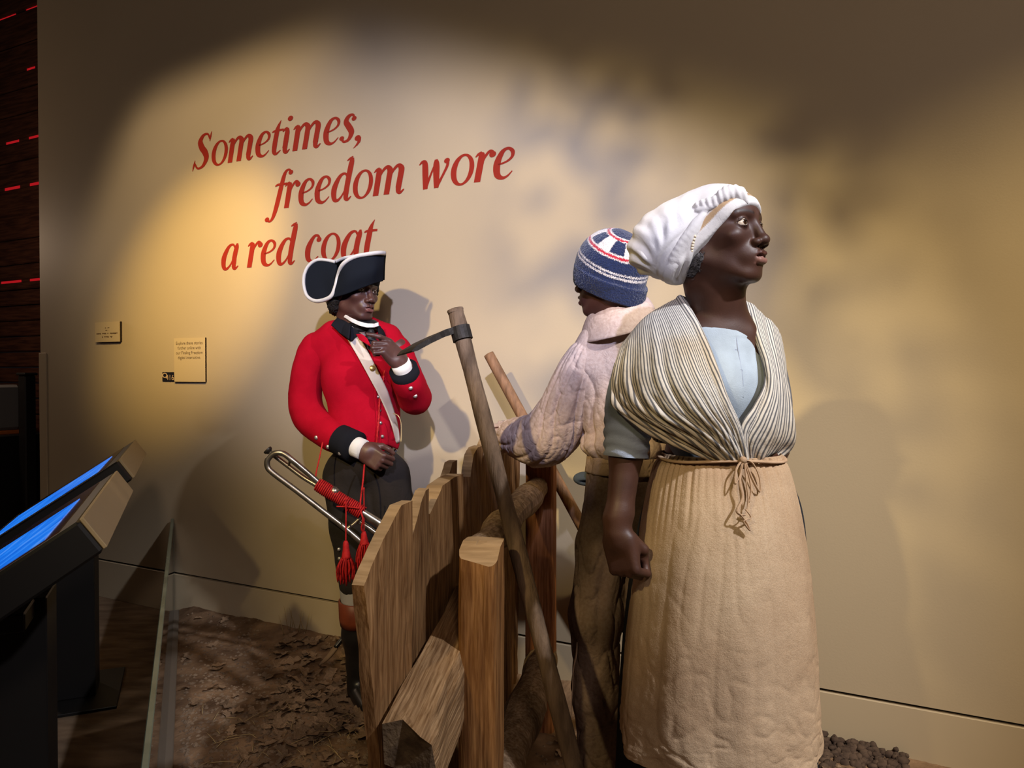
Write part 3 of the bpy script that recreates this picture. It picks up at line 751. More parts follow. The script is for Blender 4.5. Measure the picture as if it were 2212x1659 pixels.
marks(.55, .88, 5, .055); marks(.72, .42, 8, .055); marks(.40, .14, 3, .04); marks(.28, .18, 2, .03)
t, s0, s1, z0, z1, th = plate('number_plate', 352, 804, 380, 824, 'small dark square plate with the cream number 416', M_navy, th=.004)
hh = z1 - z0; ww = s1 - s0
print_text('416', s0 + ww * .60, z0 + hh * .15, hh * .82, t, M_cream, th, wfit=ww * .62)
t_ = np.linspace(0, 2 * math.pi, 24, endpoint=False)
for (r0, r1) in ((.13, .2),):
    ring = np.vstack([np.stack([np.cos(t_) * ww * r1, np.sin(t_) * hh * r1 * 1.35], 1), np.stack([np.cos(t_) * ww * r0, np.sin(t_) * hh * r0 * 1.35], 1)])
    q = WN3 * (WC - th - .0008) + WR * (s0 + ww * .2 + ring[:, :1]) + np.array([0, 0, 1]) * (z0 + hh * .66 + ring[:, 1:])
    obj('speaker_symbol', (q, [(i, (i + 1) % 24, 24 + (i + 1) % 24, 24 + i) for i in range(24)]), M_cream, t, smooth=False)
# ================================================================ wooden fence
def wood(name, c1, c2, st=(16, 16, 1.1), rnd=.12, bump=1.0):
    return mat(name, c1, c2, scale=2.4, detail=10, rough=.92, stretch=st, lo=.26, hi=.74, rnd=rnd, bump=bump, bscale=5, bdetail=10, spec=.1, speck=(.5, .42, .34), speckscale=9)
M_oak = wood('hewn_oak', (.27, .145, .060), (.12, .058, .022))
M_oakend = mat('sawn_end', (.30, .19, .095), (.20, .12, .055), scale=2, stretch=(4, 4, 60), rough=.9, bump=.5, bscale=4)
M_post = wood('post_oak', (.32, .155, .052), (.13, .055, .018))
M_log = wood('weathered_log', (.34, .235, .15), (.13, .085, .05))
M_red_oak = wood('red_oak_post', (.42, .19, .09), (.20, .08, .035))
PP = np.array([-.072, 1.75, 0]); FD = unit([.186, .983, 0]); FN = np.array([FD[1], -FD[0], 0])
fence = empty('wooden_fence', PP, 'rough hewn plank fence of tall pickets, split rails and stout posts', 'fence')
FB = PP - FN * .16
def picket(t0, t1, tops, lean=0, taper=(0, 0), th=.03, off=0, yaw=0, seed=0):
    """tops: list of heights across; taper: how far the two edges draw in at the foot"""
    nu, nv = 13, 20; r = np.random.RandomState(seed)
    u = np.linspace(0, 1, nu); top = np.interp(u, np.linspace(0, 1, len(tops)), tops)
    V = []
    for side in (1, -1):
        for i in range(nv):
            for j in range(nu):
                v = i / (nv - 1); zq = .0 + top[j] * v
                a_ = t0 + taper[0] * (1 - zq / max(tops)); b_ = t1 - taper[1] * (1 - zq / max(tops))
                wob = .004 * math.sin(zq * 9 + seed) + .003 * math.sin(zq * 23 + 2 * seed)
                tt = a_ + (b_ - a_) * u[j] + lean * zq + (wob if j in (0, nu - 1) else wob * .5)
                dd = side * th / 2 + .004 * math.sin(zq * 4 + u[j] * 3 + seed) + (u[j] - .5) * yaw + .0012 * r.randn() * (1 if 0 < i < nv - 1 else .3)
                V.append(FB + FD * tt + FN * (dd + off) + np.array([0, 0, zq]))
    V = np.array(V); n = nu * nv; F = [tuple(f[::-1]) for f in grid_faces(nv, nu)] + [tuple(q + n for q in f) for f in grid_faces(nv, nu)]
    mi = [0] * len(F)
    for j in range(nu - 1):
        F.append(((nv - 1) * nu + j, (nv - 1) * nu + j + 1, n + (nv - 1) * nu + j + 1, n + (nv - 1) * nu + j)); mi.append(1)
        F.append((j + 1, j, n + j, n + j + 1)); mi.append(0)
    for i in range(nv - 1):
        F.append((i * nu, (i + 1) * nu, n + (i + 1) * nu, n + i * nu)); mi.append(0)
        F.append(((i + 1) * nu + nu - 1, i * nu + nu - 1, n + i * nu + nu - 1, n + (i + 1) * nu + nu - 1)); mi.append(0)
    o = obj('picket', (V, F, {'mi': mi}), [M_oak, M_oakend], fence, loc=FB + FD * (t0 + t1) / 2, smooth=False)
    return o
picket(-.357, -.112, [.88, .925, .97, 1.012, 1.012], taper=(.19, .02), th=.026, yaw=.02, seed=1)
picket(-.105, .068, [.90, .945, .99, 1.012, 1.012], taper=(.02, .02), th=.026, yaw=-.01, seed=2)
picket(.078, .318, [.945, 1.005, 1.015, 1.015], taper=(.03, .04), th=.042, seed=3, yaw=.03)
picket(.325, .455, [1.0, 1.036, 1.036], th=.024, seed=4, off=-.03)
picket(.462, .648, [.985, 1.045, 1.062, 1.062], th=.03, seed=5)
picket(.655, .84, [1.0, 1.074, 1.074], th=.036, seed=6, yaw=.02)
picket(.85, 1.02, [1.06, 1.085, 1.09], th=.04, seed=7)
picket(1.03, 1.2, [1.07, 1.09, 1.10], th=.035, seed=8)
picket(1.21, 1.36, [1.04, 1.06, 1.05], th=.035, seed=9)
def rpost(name, c, hw, hd, ht, m, seed, slant=.0, ax=(FN, FD), zt=None):
    nz = 22; th = np.linspace(0, 2 * math.pi, 24, endpoint=False); X, Y = ax
    V = []
    for i in range(nz):
        v = i / (nz - 1)
        sq = np.stack([np.sign(np.cos(th)) * np.abs(np.cos(th)) ** .35 * hw, np.sign(np.sin(th)) * np.abs(np.sin(th)) ** .35 * hd], 1)
        P3 = np.stack([np.cos(th) * 2, np.sin(th) * 2, np.full(24, v * 6)], 1)
        sq = sq * (1 + .10 * fbm(P3, 3, seed)[:, None] + .05 * fbm(P3 * [1, 1, 4], 2, seed + 3)[:, None])
        zq = v * ht + np.zeros(24)
        if v > .9: zq = zq - slant * np.clip(-sq[:, 1] / hd * .8 + sq[:, 0] / hw * .2 , 0, 1) * (v - .9) * 10
        V.append(c + X * sq[:, :1] + Y * sq[:, 1:] + np.array([0, 0, 1]) * zq[:, None])
    V.append(V[-1] * .25 + V[-1].mean(0) * .75 + [0, 0, .012 if slant else .004])
    V = np.vstack(V); F = [tuple(f) for f in grid_faces(nz + 1, 24, cu=True)] + [tuple(nz * 24 + i for i in range(24)), tuple(range(24))[::-1]]
    mi = [0] * ((nz - 1) * 24) + [1] * 24 + [1, 0]
    return obj(name, (V, F, {'mi': mi}), [m, M_oakend], fence, loc=c, smooth=False)
pc = PP.copy()
rpost('post', pc, .047, .050, .90, M_post, 4, slant=.05, ax=(np.array([.97, -.22, 0]), np.array([.22, .97, 0])))
rpost('post', np.array([.105, 2.66, 0]), .052, .05, 1.0, M_red_oak, 9, ax=(np.array([.97, -.22, 0]), np.array([.22, .97, 0])))
# near split rail, its sawn end towards the camera
def split_rail(A, B, prof, m, seed):
    nn = 14; A = np.asarray(A, float); B = np.asarray(B, float); T = unit(B - A); S = unit(np.cross(T, [0, 0, 1])); U = np.cross(S, T)
    prof = np.array(prof, float); k = len(prof); V = []
    for i in range(nn):
        v = i / (nn - 1); q = prof * (1 + .05 * np.sin(v * 5 + np.arange(k) * 1.7 + seed)[:, None]) + .003 * np.sin(v * 19 + np.arange(k)[:, None] * 2.1)
        V.append(A + (B - A) * v + S * q[:, :1] + U * q[:, 1:] + (T * (.012 * np.sin(np.arange(k) * 2.3))[:, None] if i == 0 else 0))
    V = np.vstack(V); F = [tuple(f[::-1]) for f in grid_faces(nn, k, cu=True)] + [tuple(range(k)), tuple((nn - 1) * k + i for i in range(k))[::-1]]
    mi = [0] * ((nn - 1) * k) + [1, 1]
    V = A + (V - A) @ np.array([S, T, U]).T
    o = obj('rail', (V, F, {'mi': mi}), [m, mat('dark_end_grain', (.11, .072, .04), (.05, .03, .017), scale=3, stretch=(9, 30, 9), rough=.95, bump=.6, bscale=10)], fence, loc=A, smooth=False)
    o.rotation_euler = Matrix(np.array([S, T, U]).tolist()).transposed().to_euler(); return o
M_rail = wood('split_rail', (.40, .25, .125), (.17, .095, .045), st=(22, 1.0, 22))
RA = PP - FN * .082 + FD * -.285 + [0, 0, .53]; RB = PP - FN * .075 + FD * .25 + [0, 0, .66]
split_rail(RA, RB, [(-.052, .062), (-.015, .068), (.034, .058), (.045, .02), (.05, -.09), (.03, -.115), (-.02, -.06), (-.058, -.03)], M_rail, 1)
def log(pts, r, m, seed):
    P = np.array(pts); bark = lambda th, v: .006 * np.sin(v * 17 + seed) + .008 * fbm(np.stack([np.cos(th) * 1.5, np.sin(th) * 1.5, v * 9], -1).reshape(-1, 3), 2, seed).reshape(th.shape)
    q = tube(P, r, n=14, seg=26, disp=bark)
    return obj('rail', (q[0], q[1]), m, fence, loc=P[0], smooth=False)
log([PP + FD * .06 - FN * .024 + [0, 0, .850], PP + FD * .45 - FN * .015 + [0, 0, .872], PP + FD * .98 + FN * .005 + [0, 0, .90]], [.042, .044, .042], M_log, 2)
log([PP + FD * -.02 + FN * .005 + [0, 0, .25], PP + FD * .45 + FN * .02 + [0, 0, .275], PP + FD * .95 + FN * .01 + [0, 0, .27]], [.055, .058, .05], M_log, 5)

# ================================================================ hoe leaning on the fence, and a second handle
M_handle = mat('worn_handle', (.155, .10, .062), (.075, .046, .027), scale=3, stretch=(16, 16, 3), rough=.75, bump=.5, bscale=14, spec=.25)
M_handle2 = mat('brown_handle', (.30, .155, .075), (.15, .075, .035), scale=3, stretch=(16, 16, 3), rough=.7, bump=.4, bscale=14, spec=.25)
M_iron = mat('forged_iron', (.040, .033, .028), (.018, .015, .013), scale=14, rough=.6, metal=.5, bump=.6, bscale=40)
HT = at(985, 676, 1.95); HB = at(1333, 2014, 1.72); HB = HT + (HB - HT) * (HT[2] - .02) / (HT[2] - HB[2])
hoe = empty('grub_hoe', HB, 'long handled iron hoe leaning upright against the fence rail, blade pointing left', 'hoe')
hl = lambda f: HT + (HB - HT) * f
q = tube([hl(0), hl(.02), hl(.3), hl(.7), hl(1)], [.0212, .0212, .0212, .0222, .0232], n=16, seg=30, disp=lambda th, v: .0012 * np.sin(v * 40 + 2 * th))
obj('handle', (q[0], q[1]), M_handle, hoe)
ha = unit(HB - HT)
sk = hl(.026); q = tube([sk, sk + ha * .036], [.027, .027], n=18); obj('socket', (q[0], q[1]), M_iron, hoe, smooth=False)
e0 = at(972, 716, 1.93); e1 = at(874, 764, 1.87); ed = unit(e1 - e0); wv = unit(np.cross(ed, np.cross([0, 1, .15], ed))); nn = np.cross(ed, wv)
L_ = np.linalg.norm(e1 - e0); Vb = []
for (f, wd_, tk) in ((-.06, .012, .008), (.05, .012, .009), (.18, .02, .008), (.32, .040, .0075), (.6, .055, .007), (.9, .06, .006), (1.0, .06, .0012)):
    for sx, sy in ((-1, -1), (1, -1), (1, 1), (-1, 1)): Vb.append(e0 + ed * L_ * f + wv * sx * wd_ + nn * sy * tk - nn * .004 * math.sin(f * 3))
Fb = [tuple(f) for f in grid_faces(7, 4, cu=True)] + [(0, 1, 2, 3), (27, 26, 25, 24)]
obj('blade', (np.array(Vb), Fb), M_iron, hoe, smooth=False)
ST = at(1067, 786, 2.88); SB = at(1515, 1612, 2.58); SB = ST + (SB - ST) * (ST[2] - .03) / (ST[2] - SB[2])
st = empty('tool_handle', SB, 'plain round brown tool handle slanting behind the shirted figure', 'handle')
q = tube([ST, ST + (SB - ST) * .01, (ST + SB) / 2, SB], [.019, .021, .022, .023], n=14, seg=24); obj('shaft', (q[0], q[1]), M_handle2, st)
bd = unit(SB - ST); obj('ferrule', (lambda q: (q[0], q[1]))(tube([SB - bd * .12, SB - bd * .02], [.027, .03], n=14)), M_iron, st)
# ================================================================ figures: shared builders
def proj(V):
    V = np.asarray(V); y = V[:, 1]; x = V[:, 0]; z = V[:, 2] - CAMH
    fwd = y * math.cos(PITCH) - z * math.sin(PITCH); up = y * math.sin(PITCH) + z * math.cos(PITCH)
    return CX + FPX * x / fwd, CY - FPX * up / fwd
def skin_mat(name, c1, c2, rough=.42):
    return mat(name, c1, c2, scale=18, detail=6, rough=rough, spec=.38, vcol=True, bump=.05, bscale=420)
def head_frame(yaw, pitch, roll=0):
    """rows: own right side, forward, up (yaw 0 looks at the camera, + turns to the viewer's right)"""
    y, p = math.radians(yaw), math.radians(pitch)
    F0 = np.array([math.sin(y), -math.cos(y), 0]); R0 = np.array([F0[1], -F0[0], 0]); Z0 = np.array([0, 0, 1.])
    F_ = F0 * math.cos(p) + Z0 * math.sin(p); U = Z0 * math.cos(p) - F0 * math.sin(p)
    r = math.radians(roll); R_, U_ = R0 * math.cos(r) + U * math.sin(r), U * math.cos(r) - R0 * math.sin(r)
    return np.array([R_, F_, U_])
EYE = np.array([.0325, .0735, .0])
def cranium(Q, o=0.0): return ell(Q, (0, -.014, .030), (.0735 + o, .092 + o, .069 + o))
def head_sdf(Q, nosew=1.0, open_=.0045, ears=True, part=.0, jaww=1.0):
    X = np.abs(Q[:, 0]); Qm = np.stack([X, Q[:, 1], Q[:, 2]], 1)          # mirrored half
    d = cranium(Q)
    d = sm(d, ell(Q, (0, .026, -.030), (.061 * jaww, .062, .083)), k=.030)
    d = sm(d, ell(Q, (0, .048, .030), (.055, .040, .040)), k=.020)
    d = sm(d, cap(Qm, (.050 * jaww, -.004, -.062), (.018, .064, -.102), .021, .016), k=.022)
    d = sm(d, ell(Q, (0, .073, -.102), (.021, .016, .0165)), k=.016)
    d = sm(d, cap(Qm, (.012, .083, .019), (.044, .071, .020), .0085, .0080), k=.014)
    d = sm(d, ell(Qm, (.042, .060, -.024), (.020, .019, .016)), k=.020)
    d = sm(d, ell(Q, (0, .073, -.066), (.034, .027, .029)), k=.016)
    d = sub(d, ell(Qm, (.033, .097, .0025), (.0185, .0165, .0105)), k=.014)
    d = sm(d, cap(Q, (0, .083, .012), (0, .1025, -.035), .0085, .0105), k=.010)
    d = sm(d, ell(Q, (0, .1060, -.0375), (.0115 * nosew, .0110, .0105)), k=.006)
    d = sm(d, ell(Qm, (.0150 * nosew, .0960, -.0420), (.0085, .0105, .0085)), k=.006)
    d = sub(d, ell(Qm, (.0088 * nosew, .1020, -.0505), (.0050, .0075, .0042)), k=.003)
    ball = np.linalg.norm(Qm - EYE, axis=1)
    lid = ball - .0150
    lid = sub(lid, ell(Qm, EYE + [.0025, .0100, -.0006], (.0160, .0125, open_)), k=.0016)
    d = sm(d, lid, k=.0045)
    d = sub(d, cap(Qm, EYE + [-.010, .0140, .0078], EYE + [.0150, .0090, .0062], .0008, .0006), k=.0025)
    d = sub(d, ball - .0133, k=.0012)
    up = sm(cap(Qm, (.0245, .0800, -.0705), (.0085, .0975, -.0645), .0030, .0062), cap(Qm, (.0085, .0975, -.0645), (0, .0985, -.0660), .0062, .0058), k=.004)
    lo = sm(cap(Qm, (.0230, .0800, -.0725), (.0090, .0945, -.0780 - part), .0030, .0075), cap(Qm, (.0090, .0945, -.0780 - part), (0, .0955, -.0785 - part), .0075, .0080), k=.004)
    d = sm(d, up, k=.0035); d = sm(d, lo, k=.0035)
    d = sub(d, chain(Qm, [(.0245, .0835, -.0712), (.010, .1000, -.0705 - part * .5), (0, .1025, -.0715 - part * .5)], [.0010, .0016 + part * .4, .0016 + part * .4]), k=.0025)
    d = sub(d, ell(Q, (0, .0985, -.0555), (.0035, .005, .006)), k=.004)
    if ears:
        ea = ell(Qm, (.0745, -.006, -.010), (.0085, .0185, .030))
        ea = sub(ea, ell(Qm, (.083, -.003, -.006), (.006, .010, .018)), k=.004)
        d = sm(d, ea, k=.008)
    return d
def head_colour(Q, lip, brow=.30, brow_z=.0215, lipz=0):
    X = np.abs(Q[:, 0]); c = np.ones((len(Q), 3))
    # lips
    fr = Q[:, 1] > .078
    zc = np.where(Q[:, 2] > -.0715, (Q[:, 2] + .0655) / .0075, (Q[:, 2] + .0785) / .0085)
    m = np.exp(-(np.maximum(0, np.abs(zc) - .65) / .25) ** 2) * np.exp(-(np.maximum(0, X - .016) / .0035) ** 2) * fr
    low = (Q[:, 2] < -.0715)
    L_ = np.where(low[:, None], np.array(lip[1]), np.array(lip[0]))
    c = c * (1 - m[:, None]) + L_ * m[:, None]
    bz = brow_z + .0035 * np.sin(np.clip((X - .012) / .040, 0, 1) * 2.6)
    b = np.exp(-((Q[:, 2] - bz) / .0036) ** 2) * (X > .010) * (X < .054) * (Q[:, 1] > .04)
    c = c * (1 - (1 - brow) * b[:, None])
    ball = np.linalg.norm(np.stack([X, Q[:, 1], Q[:, 2]], 1) - EYE, axis=1)
    e = np.exp(-(np.maximum(0, ball - .0142) / .0011) ** 2) * (Q[:, 1] > .075)
    return c * (1 - .5 * e[:, None])
def eyeball(O, A, s, side, gaze, iris=(.035, .014, .006), sc_=(.62, .50, .38), r=.0131):
    n = 40; m = 30; th = np.linspace(0, 2 * math.pi, n, endpoint=False); ph = np.linspace(0, math.pi, m)
    D = np.stack([(np.sin(ph)[:, None] * np.cos(th)).ravel(), np.repeat(np.cos(ph), n), (np.sin(ph)[:, None] * np.sin(th)).ravel()], 1)
    g = unit(gaze); zx = unit(np.cross(g, [0, 0, 1])); zz = np.cross(zx, g)
    W_ = D[:, :1] * zx + D[:, 1:2] * g + D[:, 2:] * zz
    a_ = np.degrees(np.arccos(np.clip(D[:, 1], -1, 1)))
    c = np.where((a_ < 12)[:, None], (.003, .003, .003), np.where((a_ < 27)[:, None], iris, sc_))
    c = np.where(((a_ >= 25) & (a_ < 29))[:, None], (.012, .006, .004), c)
    e = EYE * [side, 1, 1]
    V = O + s * (e @ A + W_ * r)
    return V, grid_faces(m, n, cu=True), {'col': c}
def hand_sdf(P, O, Xa, Ya, Za, curls, spread=(.06, .0, -.05, -.12), thumb=None, s=1.0, wr=.026, wl=.06):
    """O wrist, Xa towards the index side, Ya along the fingers, Za back of the hand; curls = 4 x 3 degrees"""
    A = np.array([Xa, Ya, Za]); Q = ((P - O) @ A.T) / s
    d = rbox(Q, (0, .050, 0), (.040, .046, .0135), .013)
    d = sm(d, ell(Q, (.022, .040, -.008), (.018, .034, .015)), k=.012)
    d = sm(d, ell(Q, (-.026, .042, -.006), (.015, .036, .014)), k=.012)
    d = sm(d, cap(Q, (.008, -wl, 0), (.010, .02, 0), wr * .82, wr * .82), cap(Q, (-.008, -wl, 0), (-.010, .02, 0), wr * .82, wr * .82), k=.022)
    xb = (.0295, .0100, -.0095, -.0280); yb = (.090, .094, .090, .082)
    LL = ((.043, .026, .020), (.047, .030, .021), (.043, .028, .021), (.034, .021, .018)); rr_ = (.0092, .0094, .0090, .0079)
    for i in range(4):
        p = np.array([xb[i], yb[i], .001]); th = 0; pts = [p]; sp = spread[i]
        for j in range(3):
            th += math.radians(curls[i][j])
            p = p + LL[i][j] * np.array([math.sin(sp) * math.cos(th), math.cos(sp) * math.cos(th), -math.sin(th)]); pts.append(p)
        r = rr_[i]; f = chain(Q, pts, [r * 1.08, r, r * .92, r * .78], k=.003)
        d = sm(d, f, k=.0045)
    tp = thumb if thumb is not None else [(.030, .018, -.010), (.054, .050, -.016), (.060, .082, -.020), (.060, .106, -.022)]
    d = sm(d, chain(Q, tp, [.0145, .0120, .0105, .0085][:len(tp)], k=.004), k=.006)
    return d * s
def bbox(pts, m):
    p = np.array(pts); return p.min(0) - m, p.max(0) + m
def cloth_fold(amp, scale, seed, stretch=(1, 1, 1)):
    st = np.array(stretch) * scale
    return lambda V, N: amp * (ridge(V * st, 2, seed) - .8)
def limb_folds(pts, n, amp, seed, twist=0.0, fade=lambda s: 1.0, cross=0.0):
    """gathers running along a limb: valleys set by the angle round its axis"""
    P0 = crom(np.array(pts, float), 24); T, A, Bn = frames(P0); L_ = np.concatenate([[0], np.cumsum(np.linalg.norm(np.diff(P0, axis=0), axis=1))]); L_ /= L_[-1]
    def fn(V, N):
        out = np.zeros(len(V))
        for i in range(0, len(V), 20000):
            v = V[i:i + 20000]; k = np.argmin(((v[:, None, :] - P0[None]) ** 2).sum(2), 1); q = v - P0[k]
            s = L_[k] + (q * T[k]).sum(1) * (1 / (np.linalg.norm(P0[-1] - P0[0]) + .05)); th = np.arctan2((q * Bn[k]).sum(1), (q * A[k]).sum(1)) + twist * s
            W = np.stack([np.cos(th) * 1.2, np.sin(th) * 1.2, s * 3.2], 1); w1 = vnoise(W * 1.3, seed) - .5; w2 = vnoise(W * 2.1 + 7, seed + 3) - .5
            f = (1 - np.abs(np.sin(th * n / 2 + 4.5 * w1))) ** 2.2 * (.35 + 1.3 * vnoise(W * 1.7 + 3, seed + 5)) + .55 * (1 - np.abs(np.sin(th * n * .93 + 6 * w2 + 2))) ** 2.5 * (vnoise(W * 2.3 + 9, seed + 8))
            if cross: f = f + cross * (1 - np.abs(np.sin(s * 26 + 2.2 * np.sin(th + 1) + 5 * w2))) ** 3 * vnoise(W * 1.9 + 5, seed + 9)
            out[i:i + 20000] = -amp * (f - .35) * fade(s)
        return out
    return fn
def sphere(c, r, n=12, m=8):
    th = np.linspace(0, 2 * math.pi, n, endpoint=False); ph = np.linspace(0, math.pi, m)
    D = np.stack([(np.sin(ph)[:, None] * np.cos(th)).ravel(), (np.sin(ph)[:, None] * np.sin(th)).ravel(), np.repeat(np.cos(ph), n)], 1)
    return np.asarray(c) + D * r, grid_faces(m, n, cu=True)[:, ::-1]
# ================================================================ woman in apron and striped shawl (nearest figure)
M_skinw = skin_mat('skin_deep_brown', (.070, .029, .018), (.050, .020, .013), rough=.48)
M_eye = mat('eye', (1, 1, 1), rough=.12, spec=.6, vcol=True)
M_wrap = mat('white_linen', (.66, .63, .59), (.57, .53, .49), scale=7, rough=.95, vcol=True, weave=.2, wvscale=700, wrinkle=.05, wscale=16)
M_blue = mat('pale_blue_wool', (.44, .52, .61), (.39, .46, .54), scale=30, rough=.95, weave=.4, wvscale=600, bump=.05, bscale=40)
M_sleeve = mat('grey_blue_wool', (.37, .42, .54), (.30, .35, .45), scale=12, rough=.95, weave=.4, wvscale=600, wrinkle=.08, wscale=14)
M_apron = mat('stained_linen', (.58, .44, .30), (.39, .26, .16), scale=3.0, detail=9, lo=.36, hi=.66, speck=(.84, .79, .74), speckscale=420, rough=.97, wrinkle=.06, wscale=7, bump=.1, bscale=170, bdetail=4, weave=.35, wvscale=420)
M_petti = mat('navy_wool', (.012, .016, .024), rough=.95, weave=.3)
M_greyhair = mat('grizzled_hair', (.020, .017, .016), (.11, .10, .095), scale=260, rough=.8, bump=1, bscale=160)
M_bead = mat('ivory_bead', (.75, .62, .42), rough=.3, spec=.6)
# striped cloth
M_stripe = bpy.data.materials.new('striped_cotton'); M_stripe.use_nodes = True
def stripes(m, c1, c2, freq, duty=.5):
    nt = m.node_tree; N = nt.nodes; L = nt.links; b = N['Principled BSDF']; b.inputs['Roughness'].default_value = .95; b.inputs['Specular IOR Level'].default_value = .15
    uv = N.new('ShaderNodeUVMap'); uv.uv_map = 'UVMap'; sp = N.new('ShaderNodeSeparateXYZ'); L.new(uv.outputs[0], sp.inputs[0])
    tc = N.new('ShaderNodeTexCoord'); nz = N.new('ShaderNodeTexNoise'); nz.inputs['Scale'].default_value = 25; L.new(tc.outputs['Object'], nz.inputs['Vector'])
    ad = N.new('ShaderNodeMath'); ad.operation = 'MULTIPLY_ADD'; ad.inputs[1].default_value = .012; L.new(nz.outputs['Fac'], ad.inputs[0]); L.new(sp.outputs[0], ad.inputs[2])
    mu = N.new('ShaderNodeMath'); mu.operation = 'MULTIPLY'; mu.inputs[1].default_value = freq * 2 * math.pi; L.new(ad.outputs[0], mu.inputs[0])
    si = N.new('ShaderNodeMath'); si.operation = 'SINE'; L.new(mu.outputs[0], si.inputs[0])
    mr = N.new('ShaderNodeMapRange'); mr.interpolation_type = 'SMOOTHSTEP'; mr.inputs[1].default_value = duty - .45; mr.inputs[2].default_value = duty + .45; L.new(si.outputs[0], mr.inputs[0])
    n2 = N.new('ShaderNodeTexNoise'); n2.inputs['Scale'].default_value = 5; n2.inputs['Detail'].default_value = 5; L.new(tc.outputs['Object'], n2.inputs['Vector'])
    mx = N.new('ShaderNodeMix'); mx.data_type = 'RGBA'; mx.inputs[6].default_value = (*c1, 1); mx.inputs[7].default_value = (*c2, 1); L.new(mr.outputs[0], mx.inputs[0])
    st = N.new('ShaderNodeMix'); st.data_type = 'RGBA'; st.blend_type = 'MULTIPLY'; st.inputs[7].default_value = (.80, .66, .48, 1); L.new(mx.outputs[2], st.inputs[6])
    m2 = N.new('ShaderNodeMapRange'); m2.inputs[1].default_value = .5; m2.inputs[2].default_value = .75; L.new(n2.outputs['Fac'], m2.inputs[0]); L.new(m2.outputs[0], st.inputs[0])
    L.new(st.outputs[2], b.inputs['Base Color'])
    n3 = N.new('ShaderNodeTexNoise'); n3.inputs['Scale'].default_value = 45; n3.inputs['Detail'].default_value = 6; L.new(tc.outputs['Object'], n3.inputs['Vector'])
    bp = N.new('ShaderNodeBump'); bp.inputs['Strength'].default_value = .55; bp.inputs['Distance'].default_value = .006; L.new(n3.outputs['Fac'], bp.inputs['Height']); L.new(bp.outputs[0], b.inputs['Normal'])
stripes(M_stripe, (.68, .63, .56), (.13, .13, .14), 40, .28)
M_stripe2 = bpy.data.materials.new('striped_cotton_front'); M_stripe2.use_nodes = True
stripes(M_stripe2, (.68, .63, .56), (.13, .13, .14), 26, .28)

woman = empty('person', at(1550, 1659, 1.64) * [1, 1, 0], 'woman in a white head wrap, striped shawl and long stained apron, gazing right', 'person')
HO = at(1551, 505, 1.60); HA = head_frame(43, 5.5, 0); HS = .985
toH = lambda P: ((P - HO) @ HA.T) / HS
fromH = lambda q: HO + HS * (np.asarray(q) @ HA)
def surf(f, px, py, d0=1.35, d1=1.75):
    t_ = np.linspace(d0, d1, 260); P = np.array([at(px, py, q) for q in t_]); v = f(P)
    k = int(np.argmax(v < 0)) if (v < 0).any() else int(np.argmin(v)); return P[k], t_[k]
nb = at(1550, 690, 1.635)
def w_skin(P):
    d = near(P, HO, .17, .22, lambda p: head_sdf(toH(p), nosew=1.12, ears=True) * HS)
    d = sm(d, chain(P, [fromH((0, -.030, -.04)), fromH((0, -.028, -.10)), nb + [0, 0, .0]], [.058, .056, .062]), k=.028)
    d = sm(d, cap(P, fromH((0, .02, -.085)), nb + [.01, -.02, .02], .03, .035), k=.03)
    d = sm(d, ell(P, at(1555, 790, 1.645), (.125, .085, .10)), k=.05)
    d = sm(d, cap(P, at(1500, 715, 1.59), at(1612, 722, 1.60), .016, .016), k=.03)
    return d
# right arm with the closed hand, hanging
sh, el, wr = at(1392, 790, 1.60), at(1352, 985, 1.585), at(1334, 1150, 1.555)
fd = unit(at(1347, 1215, 1.545) - wr)
hx = unit(np.array([.78, -.62, .05])); hx = unit(hx - fd * (hx @ fd)); hz = -np.cross(hx, fd); hz = hz if hz[0] < 0 else -hz
FIST = [(72, 98, 55)] * 2 + [(78, 98, 55), (84, 98, 50)]
TH_F = [(.028, .020, -.010), (.040, .048, -.030), (.027, .066, -.048), (.004, .070, -.052)]
def w_arm(P):
    d = chain(P, [sh, el, wr + (el - wr) * .25, wr], [.042, .034, .028, .0235], k=.015)
    return sm(d, near(P, wr + fd * .05, .14, .2, lambda p: hand_sdf(p, wr, hx, fd, hz, FIST, thumb=TH_F, s=.92, wr=.025, wl=.03)), k=.012)
sh2, el2, wr2 = at(1642, 800, 1.76), at(1668, 965, 1.82), at(1640, 1090, 1.87)
def w_arm2(P):
    return sm(chain(P, [sh2, el2, wr2], [.045, .038, .025], k=.02), near(P, wr2, .16, .2, lambda p: hand_sdf(p, wr2, np.array([0, 0, 1.]), unit([-.9, -.3, -.3]), unit([.3, -.9, 0]), FIST, thumb=TH_F, s=.9)), k=.012)
by = math.radians(25); RBD = np.array([[math.cos(by), math.sin(by), 0], [-math.sin(by), math.cos(by), 0], [0, 0, 1.]]).T
bf = np.array([math.sin(by), -math.cos(by), 0]); br = np.array([math.cos(by), math.sin(by), 0])
def w_torso(P, o=0.0):
    d = ell(P, at(1546, 800, 1.655), (.130 + o, .106 + o, .150), RBD)
    d = sm(d, ell(P, at(1558, 930, 1.655), (.128 + o, .098 + o, .15), RBD), k=.05)
    d = sm(d, ell(P, at(1556, 835, 1.655) + bf * .062 + br * .045, (.052 + o, .055 + o, .065)), ell(P, at(1556, 835, 1.655) + bf * .062 - br * .06, (.062 + o, .058 + o, .065)), k=.04)
    d = sm(d, cap(P, at(1405, 775, 1.61), at(1550, 735, 1.65), .045 + o, .05 + o), cap(P, at(1632, 770, 1.71), at(1560, 735, 1.67), .028 + o, .05 + o), k=.05)
    return d
